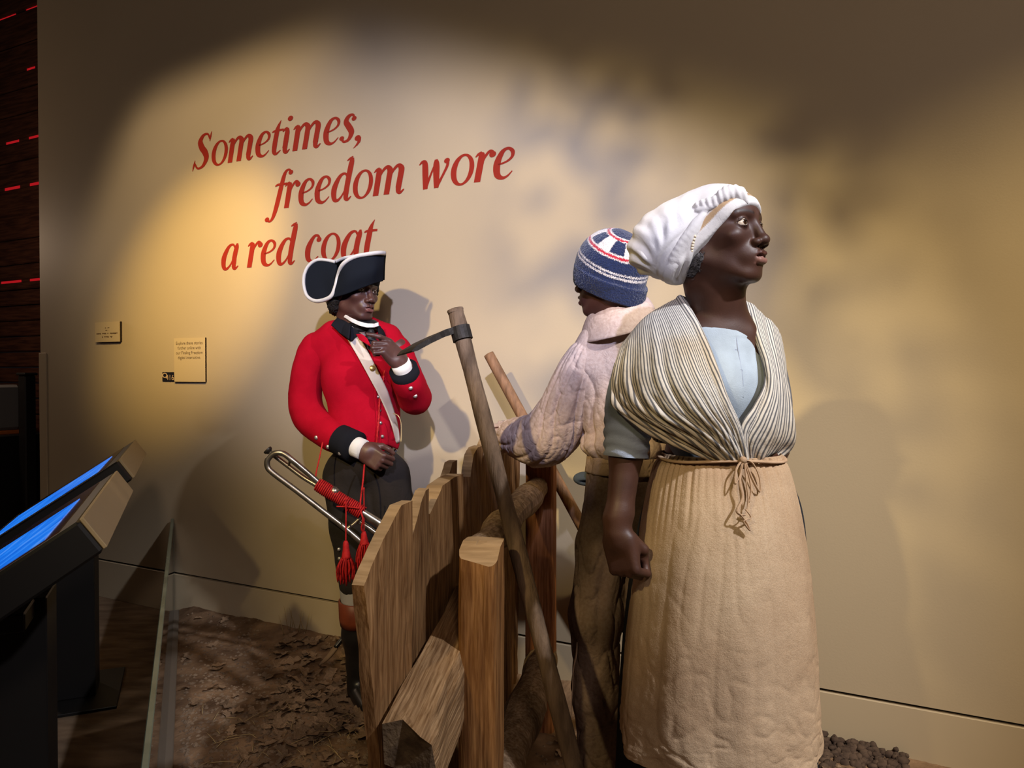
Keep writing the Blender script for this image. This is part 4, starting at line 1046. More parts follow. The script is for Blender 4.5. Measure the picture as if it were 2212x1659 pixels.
def w_body(P):
    d = sm(w_skin(P), w_torso(P, -.014), k=.02)
    d = sm(d, w_arm(P), k=.012); d = sm(d, w_arm2(P), cap(P, sh2, at(1590, 790, 1.69), .035, .04), k=.02)
    pv = at(1558, 1010, 1.67); d = sm(d, ell(P, pv, (.13, .10, .12)), k=.05)
    for k in (0, 1):
        ft = at(1480 + k * 130, 1300, 1.66) * [1, 1, 0]
        d = sm(d, chain(P, [pv + [(k - .5) * .12, 0, -.05], ft + [0, 0, .48], ft + [0, 0, .06]], [.085, .058, .040]), k=.03)
    return d
hz0 = HO[2]
Mh = sdf_grid(w_body, axis(.12, .72, .008, [(HO[0] - .11, HO[0] + .12, .0016), (.19, .32, .0034)]), axis(1.42, 2.02, .009, [(HO[1] - .13, HO[1] + .02, .0016), (HO[1] + .02, HO[1] + .1, .003)]),
              axis(.02, HO[2] + .13, .010, [(HO[2] - .13, 3, .0015), (HO[2] - .24, HO[2] - .13, .005), (.87, 1.0, .0034)]))
Mh = largest(Mh); Mh = (Mh[0], Mh[1], {'col': np.where((np.linalg.norm(Mh[0] - HO, axis=1) < .2)[:, None], head_colour(toH(Mh[0]), ((1.1, .8, .8), (4.0, 4.6, 5.6)), brow=.35), 1.0)})
body = obj('body', Mh, M_skinw, woman)
for sd in (1, -1):
    obj('eye', eyeball(HO, HA, HS, sd, HA[1] + np.array([-.08, -.22, .10])), M_eye, body)
    foot = at(1480 + (0 if sd > 0 else 1) * 130, 1300, 1.66) * [1, 1, 0]
    q = sdf_mesh(lambda P: sm(ell(P, foot + [.02, -.06, .035], (.045, .12, .035)), ell(P, foot + [0, 0, .05], (.045, .05, .05)), k=.03), foot + [-.1, -.22, -.02], foot + [.12, .1, .14], .006)
    obj('shoe', q, M_black, woman)
# hair showing in front of the wrap
hb = [surf(w_skin, x_, y_)[0] + [0, .006, 0] for x_, y_ in ((1514, 556), (1506, 572), (1498, 588))]
q = sdf_mesh(lambda P: sm(*[np.linalg.norm(P - c, axis=1) - r for c, r in zip(hb, (.008, .010, .009))], k=.012) - .003 * ridge(P * 380, 2, 4), *bbox(hb, .05), .0022)
rc = random.Random(5); cur = []
for i in range(110):
    c = np.array(hb[rc.randrange(3)]) + np.array([rc.gauss(0, .005), rc.gauss(-.005, .002), rc.gauss(0, .005)]); r = rc.uniform(.002, .0045); t_ = np.linspace(0, rc.uniform(4, 9), 12)
    e1 = unit([rc.gauss(0, 1), rc.gauss(0, 1), rc.gauss(0, 1)]); e2 = unit(np.cross(e1, [rc.gauss(0, 1), .3, rc.gauss(0, 1)])); e3 = np.cross(e1, e2)
    cur.append(tube(c + r * (np.cos(t_)[:, None] * e1 + np.sin(t_)[:, None] * e2) + .0006 * t_[:, None] * e3, [.00045], n=4))
obj('hair', join((q[0], q[1]), *[(c[0], c[1]) for c in cur]), M_greyhair, body)
# ---- head wrap
bn = unit(np.array([0, -.66, .75])); bp0 = np.array([0, .088, .040])
ax = unit(at(1370, 568, 1.64) - at(1535, 462, 1.61)); az = unit(np.cross(ax, [0, 1, 0.1])); ay = np.cross(az, ax); RB_ = np.stack([ax, ay, az], 1)
bagc = at(1450, 518, 1.625)
def w_wrap(P):
    Q = toH(P)
    c1 = cranium(Q, .0105) * HS
    c1 = sm(c1, ell(Q, (0, .04, .033), (.064, .052, .047)) * HS, k=.012)
    c1 = sm(c1, ell(Q, (0, -.022, -.020), (.0835, .078, .085)) * HS, k=.02)
    pl = -((Q - bp0) @ bn) * HS
    bag = ell(P, bagc, (.098, .083, .078), RB_)
    d = sm(c1, bag, k=.03)
    d = sm(d, ell(P, at(1462, 580, 1.60), (.040, .045, .034)), k=.02)
    d = sub(d, -(-pl), k=.006) if False else np.maximum(d, pl)
    return d
lo, hi = bbox([at(1350, 400, 1.62), at(1640, 640, 1.62)], .02); lo[1] -= .12; hi[1] += .13
Mw = sdf_mesh(w_wrap, lo, hi, .0026)
def wrap_disp(V, N):
    px, py = proj(V); th = np.arctan2(py - 600, px - 1445); r = np.hypot(px - 1445, py - 600)
    Q = toH(V); pd = (Q - bp0) @ bn
    back = np.clip((pd - .042) / .02, 0, 1)
    f = np.sin(th * 11 + 3 * fbm(V * 14, 2, 3) * 4) * .5 + .5 * np.sin(th * 23 + 1 + 5 * fbm(V * 20, 2, 8))
    out = .0062 * f * back * np.exp(-((r - 45) / 105) ** 2) + .003 * fbm(V * 30, 2, 2) * back
    return out + .0035 * np.exp(-((pd - .034) / .004) ** 2) * -1 + .0018 * np.clip((.018 - pd) / .002, 0, 1)
Mw = displace(Mw, wrap_disp)
pd = (toH(Mw[0]) - bp0) @ bn
tan = np.clip((pd - .0165) / .0015, 0, 1) * np.clip((.0315 - pd) / .002, 0, 1) * np.clip((toH(Mw[0])[:, 1] + .03) / .01, 0, 1)
Mw = (Mw[0], Mw[1], {'col': 1 - tan[:, None] * (1 - np.array([.62, .43, .25]))})
wrapo = obj('head_wrap', Mw, M_wrap, woman)
rolls = [[(1548, 436), (1562, 424), (1580, 417), (1598, 421), (1611, 436)],
         [(1497, 447), (1515, 441), (1538, 436), (1556, 430)],
         [(1502, 456), (1522, 451), (1548, 442)],
         [(1524, 459), (1508, 478), (1492, 500), (1472, 524), (1454, 552), (1440, 584)],
         [(1513, 488), (1496, 512), (1478, 536), (1460, 560), (1446, 588)],
         [(1496, 528), (1486, 556), (1478, 584), (1474, 610)],
         [(1480, 545), (1468, 568), (1460, 596)]]
rad = [[.007, .014, .016, .014, .006], [.003, .007, .009, .007], [.003, .006, .006], [.004, .010, .010, .008, .007, .004], [.003, .007, .007, .006, .004], [.004, .008, .008, .004], [.003, .006, .005]]
rolls = [[(*p, surf(w_wrap, *p)[1] + .002) for p in c] for c in rolls]
def w_roll(P):
    d = None
    for c, r in zip(rolls, rad):
        C = crom(np.hstack([np.array([at(*p) for p in c]), np.array(r)[:, None]]), 14)
        e = chain(P, C[:, :3], C[:, 3], k=.004); d = e if d is None else sm(d, e, k=.005)
    return d
allp = [at(*p) for c in rolls for p in c]
q = sdf_mesh(w_roll, *bbox(allp, .03), .0026)
q = displace(q, lambda V, N: .0010 * np.sin(proj(V)[0] * .45 - proj(V)[1] * .12) * (proj(V)[1] < 446) + .0012 * fbm(V * 60, 2, 3))
obj('twisted_knot', (q[0], q[1], {'col': np.ones((len(q[0]), 3))}), M_wrap, wrapo)
for i, (x_, y_) in enumerate(((1500, 511), (1498, 518), (1496, 525), (1495, 531), (1494, 537), (1493, 543))):
    obj('bead', sphere(surf(w_wrap, x_, y_)[0] + [0, -.004, 0], .0034), M_bead, wrapo)
# ---- bodice
pass; zn = at(1560, 706, 1.55)[2]
def w_bodice(P):
    return np.maximum(w_torso(P), (P[:, 2] - zn) + .10 * np.maximum(0, P[:, 1] - 1.68))
lo, hi = bbox([at(1340, 690, 1.62), at(1740, 1000, 1.66)], .02); lo[1] -= .2; hi[1] += .2
q = sdf_mesh(w_bodice, lo, hi, .0035)
q = displace(q, lambda V, N: .0025 * (ridge(V * [9, 9, 16], 2, 12) - .8) * (V[:, 2] > zn - .02))
bod = obj('bodice', q, M_blue, woman)
seam = [at(1598, 708, 1.535), at(1603, 735, 1.522), at(1609, 775, 1.508), at(1614, 820, 1.497), at(1616, 860, 1.495)]
def onto(f, p, dirv, rng=(-.08, .08)):
    t_ = np.linspace(rng[0], rng[1], 160); P = np.asarray(p) + t_[:, None] * np.asarray(dirv); v = f(P); k = np.argmax(v < 0)
    return P[k] if v[k] < 0 else np.asarray(p)
seam = [onto(w_bodice, p, [0, 1, 0]) for p in seam]
q = tube(seam, [.0012] * 5, n=6, seg=30); obj('front_seam', (q[0], q[1]), M_sleeve, bod)
for p in ((1606, 755, 1.5), (1612, 800, 1.5)): obj('hook', disc(onto(w_bodice, at(*p), [0, 1, 0]), [.2, -1, 0], .003, .001), M_sleeve, bod)
# ---- sleeve on the right arm
q = tube([at(1385, 800, 1.60), at(1366, 870, 1.595), at(1356, 928, 1.59), at(1352, 986, 1.587)], [.060, .058, .051, .0465], n=40, seg=34, caps=False,
         disp=lambda th, v: .0022 * np.sin(v * 46 + 2 * np.sin(th * 2)) * np.clip((v - .3) * 2, 0, 1))
obj('sleeve', (q[0], q[1]), M_sleeve, woman)
q = tube([at(1640, 800, 1.76), at(1664, 930, 1.81)], [.050, .046], n=24, seg=12); obj('sleeve', (q[0], q[1]), M_sleeve, woman)
# ---- shawl
L0 = [[(1488, 652, 1.72), (1445, 672, 1.73), (1400, 702, 1.72), (1362, 748, 1.70)],
      [(1478, 643, 1.64), (1436, 664, 1.64), (1392, 692, 1.63), (1348, 742, 1.63)],
      [(1515, 706, 1.545), (1462, 722, 1.525), (1398, 752, 1.53), (1326, 800, 1.575)],
      [(1547, 780, 1.495), (1490, 800, 1.472), (1408, 826, 1.49), (1319, 845, 1.555)],
      [(1576, 866, 1.478), (1528, 872, 1.462), (1440, 886, 1.48), (1335, 890, 1.525)],
      [(1600, 926, 1.488), (1568, 932, 1.482), (1510, 938, 1.492), (1436, 950, 1.52)],
      [(1615, 992, 1.515), (1602, 993, 1.512), (1576, 993, 1.515), (1536, 990, 1.53)]]
C = np.array([[at(*p) for p in r] for r in L0])
def fold_l(u, v):
    g = np.clip((v - .18) / .5, 0, 1)
    ph = u * 34 + 2.2 * np.sin(v * 5 + u * 3)
    return g * (.0042 * np.sin(ph + 2.5 * np.sin(u * 9)) + .0026 * np.sin(ph * 2.1 + v * 9)) * (.35 + .65 * u) + .006 * (u < .06) * (1 - u / .06) - .004 * np.sin(np.clip(u / .12, 0, 1) * math.pi)
shl = obj('shawl', patch(C, 110, 120, .004, fold_l, flip=True), M_stripe, woman)
R0 = [[(1598, 655, 1.74), (1625, 672, 1.76), (1652, 696, 1.77), (1676, 728, 1.78)],
      [(1601, 646, 1.68), (1630, 668, 1.68), (1660, 694, 1.69), (1682, 720, 1.72)],
      [(1620, 709, 1.60), (1645, 722, 1.59), (1672, 745, 1.61), (1692, 772, 1.69)],
      [(1645, 770, 1.555), (1664, 788, 1.548), (1685, 808, 1.585), (1697, 836, 1.68)],
      [(1652, 824, 1.528), (1670, 848, 1.525), (1693, 872, 1.565), (1711, 903, 1.67)],
      [(1626, 878, 1.502), (1652, 912, 1.510), (1688, 936, 1.56), (1714, 944, 1.67)],
      [(1600, 922, 1.498), (1630, 960, 1.515), (1668, 974, 1.57), (1703, 968, 1.68)],
      [(1608, 992, 1.525), (1626, 992, 1.535), (1650, 991, 1.57), (1678, 988, 1.65)]]
R0 = [r + [(r[3][0] - 3, r[3][1] + 4, r[3][2] + .09)] for r in R0]
C = np.array([[at(*p) for p in r] for r in R0])
def fold_r(u, v):
    ph = u * 17 + 1.6 * np.sin(v * 5)
    return (.2 + .8 * v) * (.0050 * np.sin(ph) + .0022 * np.sin(ph * 2.3 + v * 7)) + .004 * (u < .08) * (1 - u / .08)
obj('shawl_end', patch(C, 110, 70, .004, fold_r), M_stripe2, shl)
# back of the shawl
B0 = [[(1470, 660, 1.69), (1510, 645, 1.75), (1560, 648, 1.78), (1610, 660, 1.74)],
      [(1370, 720, 1.72), (1470, 730, 1.80), (1600, 735, 1.84), (1680, 740, 1.80)],
      [(1330, 830, 1.62), (1430, 850, 1.80), (1600, 850, 1.86), (1712, 860, 1.80)],
      [(1345, 900, 1.56), (1440, 960, 1.77), (1600, 970, 1.82), (1705, 955, 1.76)]]
C = np.array([[at(*p) for p in r] for r in B0])
obj('shawl_back', patch(C, 40, 60, .004, lambda u, v: .005 * np.sin(u * 40 + 3 * v)), M_stripe, shl)
# ---- petticoat and apron
def lring(py, x0, x1, d, dep, m=0):
    a_, b_ = at(x0, py, d), at(x1, py, d); return (a_ + b_) / 2, (b_[0] - a_[0]) / 2, dep
rows = [lring(985, 1440, 1680, 1.67, .09), lring(1100, 1390, 1726, 1.69, .15), lring(1300, 1356, 1738, 1.71, .17), lring(1500, 1340, 1748, 1.72, .18), lring(1640, 1336, 1755, 1.72, .185), lring(1830, 1332, 1762, 1.72, .19)]
q = loft([r[0] for r in rows], [r[1] for r in rows], [r[2] for r in rows], [1, 0, 0], [0, 1, 0], n=96, seg=40, disp=lambda th, v: .03 * v * np.sin(th * 13 + 2 * np.sin(v * 3)))
obj('petticoat', (q[0], q[1]), M_petti, woman)
rows = [(978, 1432, 1684, .105), (990, 1424, 1689, .112), (1015, 1410, 1702, .128), (1100, 1391, 1722, .155), (1200, 1376, 1738, .170), (1300, 1362, 1748, .178), (1400, 1350, 1755, .182), (1500, 1342, 1760, .186), (1560, 1338, 1764, .188), (1605, 1340, 1765, .188)]
rows = [lring(y_, a_, b_, 1.63, d_) for y_, a_, b_, d_ in rows]
def apron_fold(th, v):
    fr = np.clip(1 - (v - .12) / .30, 0, 1); P3 = np.stack([np.cos(th) * 3, np.sin(th) * 3, v * 7], -1).reshape(-1, 3)
    g = -.062 * fr ** 1.5 * ((1 - np.abs(np.sin(th * 17 + 3 * np.sin(th * 5)))) ** 2.5 + .6 * (1 - np.abs(np.sin(th * 29 + 2 * np.sin(th * 3 + 1)))) ** 3) * np.clip(v * 14, .35, 1)
    s_ = .016 * np.sin(th * 9 + 1.5 * np.sin(v * 2.4) + 1) * np.clip(v * 1.6, 0, 1)
    w_ = .020 * (ridge(P3 * [1.6, 1.6, 1.1], 3, 21).reshape(th.shape) - .9) * np.clip(v * 1.8, 0, 1)
    lowf = .035 * np.exp(-((v - .97) / .05) ** 2) * np.sin(th * 7 + 2)
    cr = -.011 * crease(P3 * [1.5, 1.5, .5], 1.3, 4, 5).reshape(th.shape) - .012 * crease(P3 * [.8, .8, 1.5], 2.2, 9, 5).reshape(th.shape) * np.clip(v * 2 - .6, .2, 1) - .004 * crease(P3 * [1, 1, 1], 4.6, 14, 4).reshape(th.shape) * np.clip(v * 2 - .5, .15, 1)
    return g + s_ + w_ * .18 + lowf + cr * np.clip(v * 2.2, .1, 1)
q = loft([r[0] for r in rows], [r[1] for r in rows], [r[2] for r in rows], [1, 0, 0], [0, 1, 0], n=300, seg=200, disp=apron_fold, caps=False)
apr = obj('apron', (q[0], q[1]), M_apron, woman)
M_tape = mat('linen_tape', (.50, .34, .22), (.40, .26, .16), scale=20, rough=.95, weave=.4)
cW, rxW, ryW = lring(986, 1427, 1686, 1.63, .117)
th = np.linspace(0, 2 * math.pi, 60)
P = cW + np.stack([np.cos(th) * (rxW + .002), np.sin(th) * (ryW + .003), .004 * np.sin(th * 3)], 1)
wb = obj('waistband', (lambda q: (q[0], q[1]))(tube(P, .0065, n=8, sq=.5, caps=False)), M_tape, apr)
ties = [[(1604, 993), (1625, 1000), (1640, 1030), (1642, 1062), (1630, 1045), (1610, 1000)],
        [(1603, 993), (1590, 1015), (1588, 1045), (1597, 1030), (1606, 998)],
        [(1604, 995), (1598, 1040), (1604, 1075), (1592, 1105), (1610, 1112), (1616, 1080), (1612, 1040), (1608, 998)],
        [(1610, 1100), (1622, 1118), (1606, 1126), (1620, 1146), (1612, 1128), (1598, 1110)],
        [(1606, 995), (1618, 1030), (1622, 1060), (1618, 1085)]]
def apr_d(x_, y_): return 1.63 - np.interp(y_, [985, 1015, 1100, 1200], [.126, .142, .170, .187]) * math.sqrt(max(.1, 1 - ((x_ - 1557) / 175) ** 2)) - .004
for c in ties:
    P = np.array([at(x_, y_, apr_d(x_, y_)) for x_, y_ in c]); q = tube(P, [.0030] * len(P), n=6, seg=40, sq=.45); obj('apron_tie', (q[0], q[1]), M_tape, apr)
q = sphere(at(1605, 994, apr_d(1605, 994)), .008); obj('bow_knot', q, M_tape, apr)
# ================================================================ figure in knitted cap, seen from behind
M_skinb = skin_mat('skin_brown', (.085, .032, .022), (.060, .022, .015), rough=.5)
M_knit = mat('knitted_wool', (1, 1, 1), rough=1, vcol=True, bump=.9, bscale=240, bdetail=2, spec=.05, sheen=.3)
M_shirt = mat('pink_linen', (.58, .445, .385), (.46, .34, .285), scale=5, detail=7, lo=.4, hi=.72, rough=.97, wrinkle=.12, wscale=15, speck=(.86, .82, .8), speckscale=120, weave=.35, wvscale=420)
M_trou = mat('brown_linen', (.27, .19, .145), (.13, .088, .075), scale=3.2, detail=7, rough=.97, wrinkle=.14, wscale=11, weave=.4, wvscale=420, speck=(.8, .75, .7), speckscale=120)
M_band = mat('tan_waistband', (.36, .25, .175), (.26, .175, .12), scale=8, rough=.97, weave=.5, wrinkle=.4)
M_felt = mat('blue_grey_felt', (.10, .125, .16), rough=.9, weave=.3)
BD = 2.12
boy = empty('person', at(1340, 1659, BD) * [1, 1, 0], 'figure seen from behind in a blue striped knitted cap and pale pink shirt', 'person')
KO = at(1324, 592, BD); KA = head_frame(-118, 0, 0); KS = 1.0
toK = lambda P: ((P - KO) @ KA.T) / KS
fromK = lambda q: KO + KS * (np.asarray(q) @ KA)
def b_skin(P):
    d = near(P, KO, .17, .22, lambda p: head_sdf(toK(p), nosew=1.1) * KS)
    d = sm(d, chain(P, [fromK((0, -.03, -.04)), at(1334, 690, BD + .01), at(1338, 720, BD + .01)], [.055, .055, .07]), k=.025)
    return sm(d, ell(P, at(1342, 790, BD + .02), (.12, .08, .09)), k=.05)
bs, be, bw = at(1266, 806, BD), at(1188, 938, BD + .12), at(1092, 930, 2.52)
bx = unit(np.array([.75, .15, .1])); bfw = unit(at(1062, 935, 2.60) - bw)
bx = unit(np.array([.35, .9, 0]) - bfw * (np.array([.35, .9, 0]) @ bfw)); bz = np.cross(bx, bfw); bz = bz if bz[2] > 0 else -bz
GRIP = [(28, 55, 45), (30, 58, 45), (34, 58, 45), (40, 58, 40)]
def b_arm(P):
    return sm(chain(P, [bs, be, bw], [.034, .034, .026], k=.02), near(P, bw + bfw * .06, .15, .2, lambda p: hand_sdf(p, bw, bx, bfw, bz, GRIP, s=.95)), k=.012)
br_s, br_e, br_w = at(1432, 790, BD + .05), at(1452, 950, BD + .16), at(1440, 1060, BD + .30)
def b_arm2(P): return sm(chain(P, [br_s, br_e, br_w], [.045, .036, .026], k=.02), near(P, br_w, .17, .2, lambda p: hand_sdf(p, br_w, np.array([-1., 0, 0]), unit([0, .8, -.5]), unit([0, .5, .8]), [(60, 80, 50)] * 4)), k=.012)
fl, fr2 = at(1300, 1300, BD + .05) * [1, 1, 0], at(1415, 1300, BD + .06) * [1, 1, 0]
def b_body(P):
    d = sm(b_skin(P), ell(P, at(1348, 850, BD + .035), (.125, .085, .20)), k=.03)
    d = sm(d, ell(P, at(1358, 1005, BD + .04), (.095, .085, .10)), k=.04)
    d = sm(d, b_arm(P), b_arm2(P), cap(P, bs, at(1330, 790, BD + .03), .03, .05), cap(P, br_s, at(1350, 770, BD + .02), .04, .05), k=.02)
    for hp, kn, c in ((at(1328, 1040, BD + .03), at(1286, 1330, BD + .0), fl), (at(1398, 1030, BD + .05), at(1404, 1330, BD + .02), fr2)):
        d = sm(d, chain(P, [hp, kn, c + [0, 0, .07]], [.060, .050, .040], k=.02), k=.02)
        d = sm(d, ell(P, c + [-.03, .07, .035], (.045, .12, .036)), k=.03)
    return d
Mh = largest(sdf_grid(b_body, axis(-.20, .60, .009, [(KO[0] - .12, KO[0] + .12, .0028), (-.1, KO[0] - .12, .0042)]), axis(BD - .14, BD + .72, .009, [(BD - .13, BD + .13, .0030), (BD + .3, BD + .62, .0042)]),
                      axis(-.002, KO[2] + .13, .012, [(KO[2] - .13, 3, .0028), (1.04, 1.2, .0042)])))
Mh = (Mh[0], Mh[1], {'col': np.where((np.linalg.norm(Mh[0] - KO, axis=1) < .2)[:, None], head_colour(toK(Mh[0]), ((1, .8, .8), (1.4, 1.2, 1.2))), 1.0)})
bbody = obj('body', Mh, M_skinb, boy)
# ---- cap
capc = at(1321, 578, BD + .012); capax = unit(np.array([.28, -.50, .82]))
rimn = unit(np.array([.28, -.34, .9])); rimp = at(1322, 636, BD)
e1 = unit(np.cross(capax, [1, 0, 0])); e2 = np.cross(capax, e1)
def b_cap(P):
    sk_ = b_skin(P); d = sm(ell(P, capc, (.106, .107, .112)), sk_ - .007, k=.012)
    d = np.maximum(d, -((P - rimp) @ rimn))
    roll = np.maximum(sm(ell(P, capc + [0, 0, -.030], (.108, .108, .092)), sk_ - .013, k=.012), np.abs((P - rimp) @ rimn - .020) - .024)
    return sm(d, roll, k=.008)
q = sdf_mesh(b_cap, capc - .14, capc + .14, .0024)
D = q[0] - capc; D /= np.linalg.norm(D, axis=1)[:, None]
phi = np.degrees(np.arccos(np.clip(D @ capax, -1, 1))); azm = np.degrees(np.arctan2(D @ e2, D @ e1)) % 360
navy, white, red = np.array([.012, .019, .058]), np.array([.56, .50, .46]), np.array([.36, .015, .03])
rimd = (q[0] - rimp) @ rimn
col = np.tile(navy, (len(phi), 1))
jit = .8 * np.sin(azm * 1.9)
ph2 = phi + jit
def setc(m, c): col[m] = c
chk = ((azm / 30).astype(int) % 2 == 0)
setc((ph2 > 26) & (ph2 < 52) & chk, white)
setc((ph2 > 20) & (ph2 < 24), white); setc((ph2 >= 22.5) & (ph2 < 26.5), red); setc((ph2 >= 26.5) & (ph2 < 28), white)
setc((ph2 > 50) & (ph2 < 52.5), white); setc((ph2 >= 52.5) & (ph2 < 56.5), red); setc((ph2 >= 56.5) & (ph2 < 58.5), white)
setc((ph2 > 76) & (ph2 < 78.5), white); setc((ph2 > 81) & (ph2 < 84), white)
setc(rimd < .046, navy)
jn = 1 + .35 * fbm(q[0] * 220, 2, 5)
q = displace((q[0], q[1], {'col': col * jn[:, None]}), lambda V, N: .0016 * fbm(V * 120, 2, 7) + .0010 * np.sin(azm * 3.2) * (rimd < .046))
obj('knitted_cap', q, M_knit, boy)
# ---- shirt
def b_torso(P):
    d = ell(P, at(1346, 835, BD + .03), (.150, .115, .185))
    d = sm(d, ell(P, at(1356, 945, BD + .03), (.116, .103, .10)), k=.05)
    d = sm(d, chain(P, [at(1262, 785, BD + .01), at(1288, 742, BD + .01), at(1336, 698, BD + .014), at(1395, 742, BD + .03), at(1432, 790, BD + .05)], [.052, .050, .070, .050, .052]), k=.05)
    d = sm(d, ell(P, at(1352, 962, BD + .03), (.130, .112, .040)), k=.03)
    d = sm(d, cap(P, at(1338, 728, BD + .016), at(1344, 682, BD + .014), .080, .067), k=.03)
    return d
q = sdf_mesh(b_torso, *bbox([at(1190, 690, BD), at(1500, 1010, BD)], .06) if False else (at(1180, 1015, BD) - [0, .18, 0], at(1510, 680, BD) + [0, .26, 0]), .0045)
def fold_dir(axis, fc, fa, amp, seed):
    a_ = unit(axis); b_ = unit(np.cross(a_, [.3, 1, .2])); c_ = np.cross(a_, b_)
    def fn(V, N):
        C = np.stack([V @ a_ * fa, V @ b_ * fc, V @ c_ * fc], 1)
        return amp * (.30 * (ridge(C, 1, seed) - .6) - 1.0 * crease(C, .8, seed + 2, 3, .2) - .5 * crease(C, 1.7, seed + 7, 4, .2))
    return fn
f1 = fold_dir([.1, 0, 1], 15, 2.0, .010, 3)
f1 = limb_folds([at(1345, 700, BD + .03), at(1350, 850, BD + .03), at(1352, 1000, BD + .03)], 14, .009, 3, fade=lambda s: np.clip(s * 1.3, .12, 1), cross=.5)
q = displace(q, f1)
sh_o = obj('shirt', q, M_shirt, boy)
slp = [(1266, 772, BD + .005), (1240, 835, BD + .02), (1214, 900, BD + .07), (1182, 945, BD + .13), (1140, 948, BD + .26), (1104, 942, BD + .37)]
slr = [.050, .059, .070, .076, .066, .048]
def b_sleeve(P):
    C = crom(np.hstack([np.array([at(*p) for p in slp]), np.array(slr)[:, None]]), 14)
    d = chain(P, C[:, :3], C[:, 3], k=.03)
    d = sm(d, ell(P, at(1262, 880, BD + .05), (.055, .05, .075)), k=.04)
    return sm(d, ell(P, at(1166, 968, BD + .19), (.06, .06, .045)), k=.04)
q = sdf_mesh(b_sleeve, *bbox([at(*p) for p in slp], .10), .004)
f2 = fold_dir(at(1182, 945, BD + .13) - at(1250, 775, BD), 20, 1.6, .015, 8); f3 = fold_dir(at(1104, 942, BD + .37) - at(1182, 945, BD + .13), 22, 2.4, .014, 15)
def slf(V, N):
    w_ = np.clip((proj(V)[0] - 1150) / 50, 0, 1); return f2(V, N) * w_ + f3(V, N) * (1 - w_)
q = displace(q, limb_folds([at(*p) for p in slp], 10, .0085, 8, twist=1.2, cross=.6))
obj('sleeve', q, M_shirt, sh_o)
cw, cd = at(1106, 942, 2.49), unit(at(1062, 935, 2.60) - bw)
q = tube([cw - cd * .005, cw + cd * .02, cw + cd * .055, cw + cd * .066], [.056, .050, .052, .056], n=40, seg=16, disp=lambda th, v: .004 * np.sin(th * 9 + 3 * v) + .003 * np.sin(th * 17))
obj('cuff', (q[0], q[1]), M_shirt, sh_o)
def b_sleeve2(P): return chain(P, [br_s, br_e, br_w], [.06, .07, .045], k=.03)
q = displace(sdf_mesh(b_sleeve2, *bbox([br_s, br_e, br_w], .1), .007), fold_dir([0, .3, -1], 16, 4, .008, 4)); obj('sleeve', q, M_shirt, sh_o)
# collar: folded band round the neck
cols = []
for k_, (y0, y1, ro) in enumerate(((0, 0, 0), (1, 0, 0))):
    pass
nc = at(1336, 682, BD + .012)
C = []
for zz_, r_, tl in ((-.030, .070, 0), (-.005, .068, 0), (.022, .072, .0), (.026, .080, .0), (.0, .094, .0), (-.040, .108, 0)):
    row = []
    for a_ in np.radians(np.linspace(-215, 35, 15)):
        row.append(nc + np.array([math.cos(a_) * r_, math.sin(a_) * r_, zz_ + .30 * math.cos(a_) * r_ + .10 * -math.sin(a_) * r_ * 0 + .02 * math.sin(a_)]))
    C.append(row)
q = patch(np.array(C), 36, 90, .003, lambda u, v: .003 * np.sin(u * 17 + 4 * v) * np.clip(v * 2 - .6, 0, 1))
obj('collar', q, M_shirt, sh_o)
# ---- trousers
def b_trou(P):
    d = ell(P, at(1360, 1010, BD + .04), (.112, .104, .09))
    d = sm(d, chain(P, [at(1326, 1040, BD + .03), at(1304, 1180, BD + .01), at(1286, 1330, BD - .02), at(1287, 1500, BD + .03), at(1300, 1680, BD + .05)], [.078, .074, .070, .066, .066], k=.03), k=.03)
    d = sm(d, chain(P, [at(1398, 1040, BD + .05), at(1404, 1330, BD + .0), at(1415, 1680, BD + .06)], [.092, .076, .068], k=.03), k=.02)
    return np.maximum(d, P[:, 2] - at(1300, 985, BD)[2])
q = sdf_mesh(b_trou, at(1200, 1700, BD) - [0, .16, .02], at(1500, 970, BD) + [0, .25, .02], .0055)
f4 = fold_dir([.2, 0, 1], 12, 2.5, .010, 6); f5 = fold_dir([1, 0, .35], 18, 3, .012, 9)
def trf(V, N):
    py = proj(V)[1]; k_ = np.exp(-((py - 1350) / 130) ** 2); return f4(V, N) * (1 - .6 * k_) + f5(V, N) * (.35 + k_) * .8
py_ = proj(q[0])[0]; FL = limb_folds([at(1312, 1000, BD + .03), at(1296, 1180, BD + .01), at(1284, 1330, BD - .02), at(1286, 1500, BD + .03), at(1300, 1700, BD + .05)], 5, .0065, 6, cross=1.8); FR = limb_folds([at(1398, 1000, BD + .05), at(1404, 1330, BD), at(1415, 1700, BD + .06)], 5, .0065, 9, cross=1.8)
q = displace(q, lambda V, N: np.where(py_ < 1352, FL(V, N), FR(V, N)))
tr_o = obj('trousers', q, M_trou, boy)
c_ = at(1358, 1000, BD + .04); th = np.linspace(0, 2 * math.pi, 49)
C = np.array([[c_ + [math.cos(a_) * (.117 + .003 * k_), math.sin(a_) * (.109 + .003 * k_), .022 - .024 * k_ - .012 * math.cos(a_) * 0] for a_ in th] for k_ in range(3)])
obj('waistband', patch(C, 10, 96, .003, lambda u, v: .002 * np.sin(u * 60)), M_band, tr_o)
M_fray = mat('frayed_thread', (.62, .45, .33), rough=1)
P = [surf(b_trou, x_, y_, 1.8, 2.4)[0] + [0, -.012, 0] for x_, y_ in ((1246, 1385), (1244, 1412), (1238, 1440), (1236, 1480), (1234, 1520), (1233, 1552))]
q = tube(P, [.003, .007, .005, .004, .0025, .001], n=6, seg=20, sq=.4); obj('torn_edge', (q[0], q[1]), M_fray, tr_o)
fz = []
rf = random.Random(2)
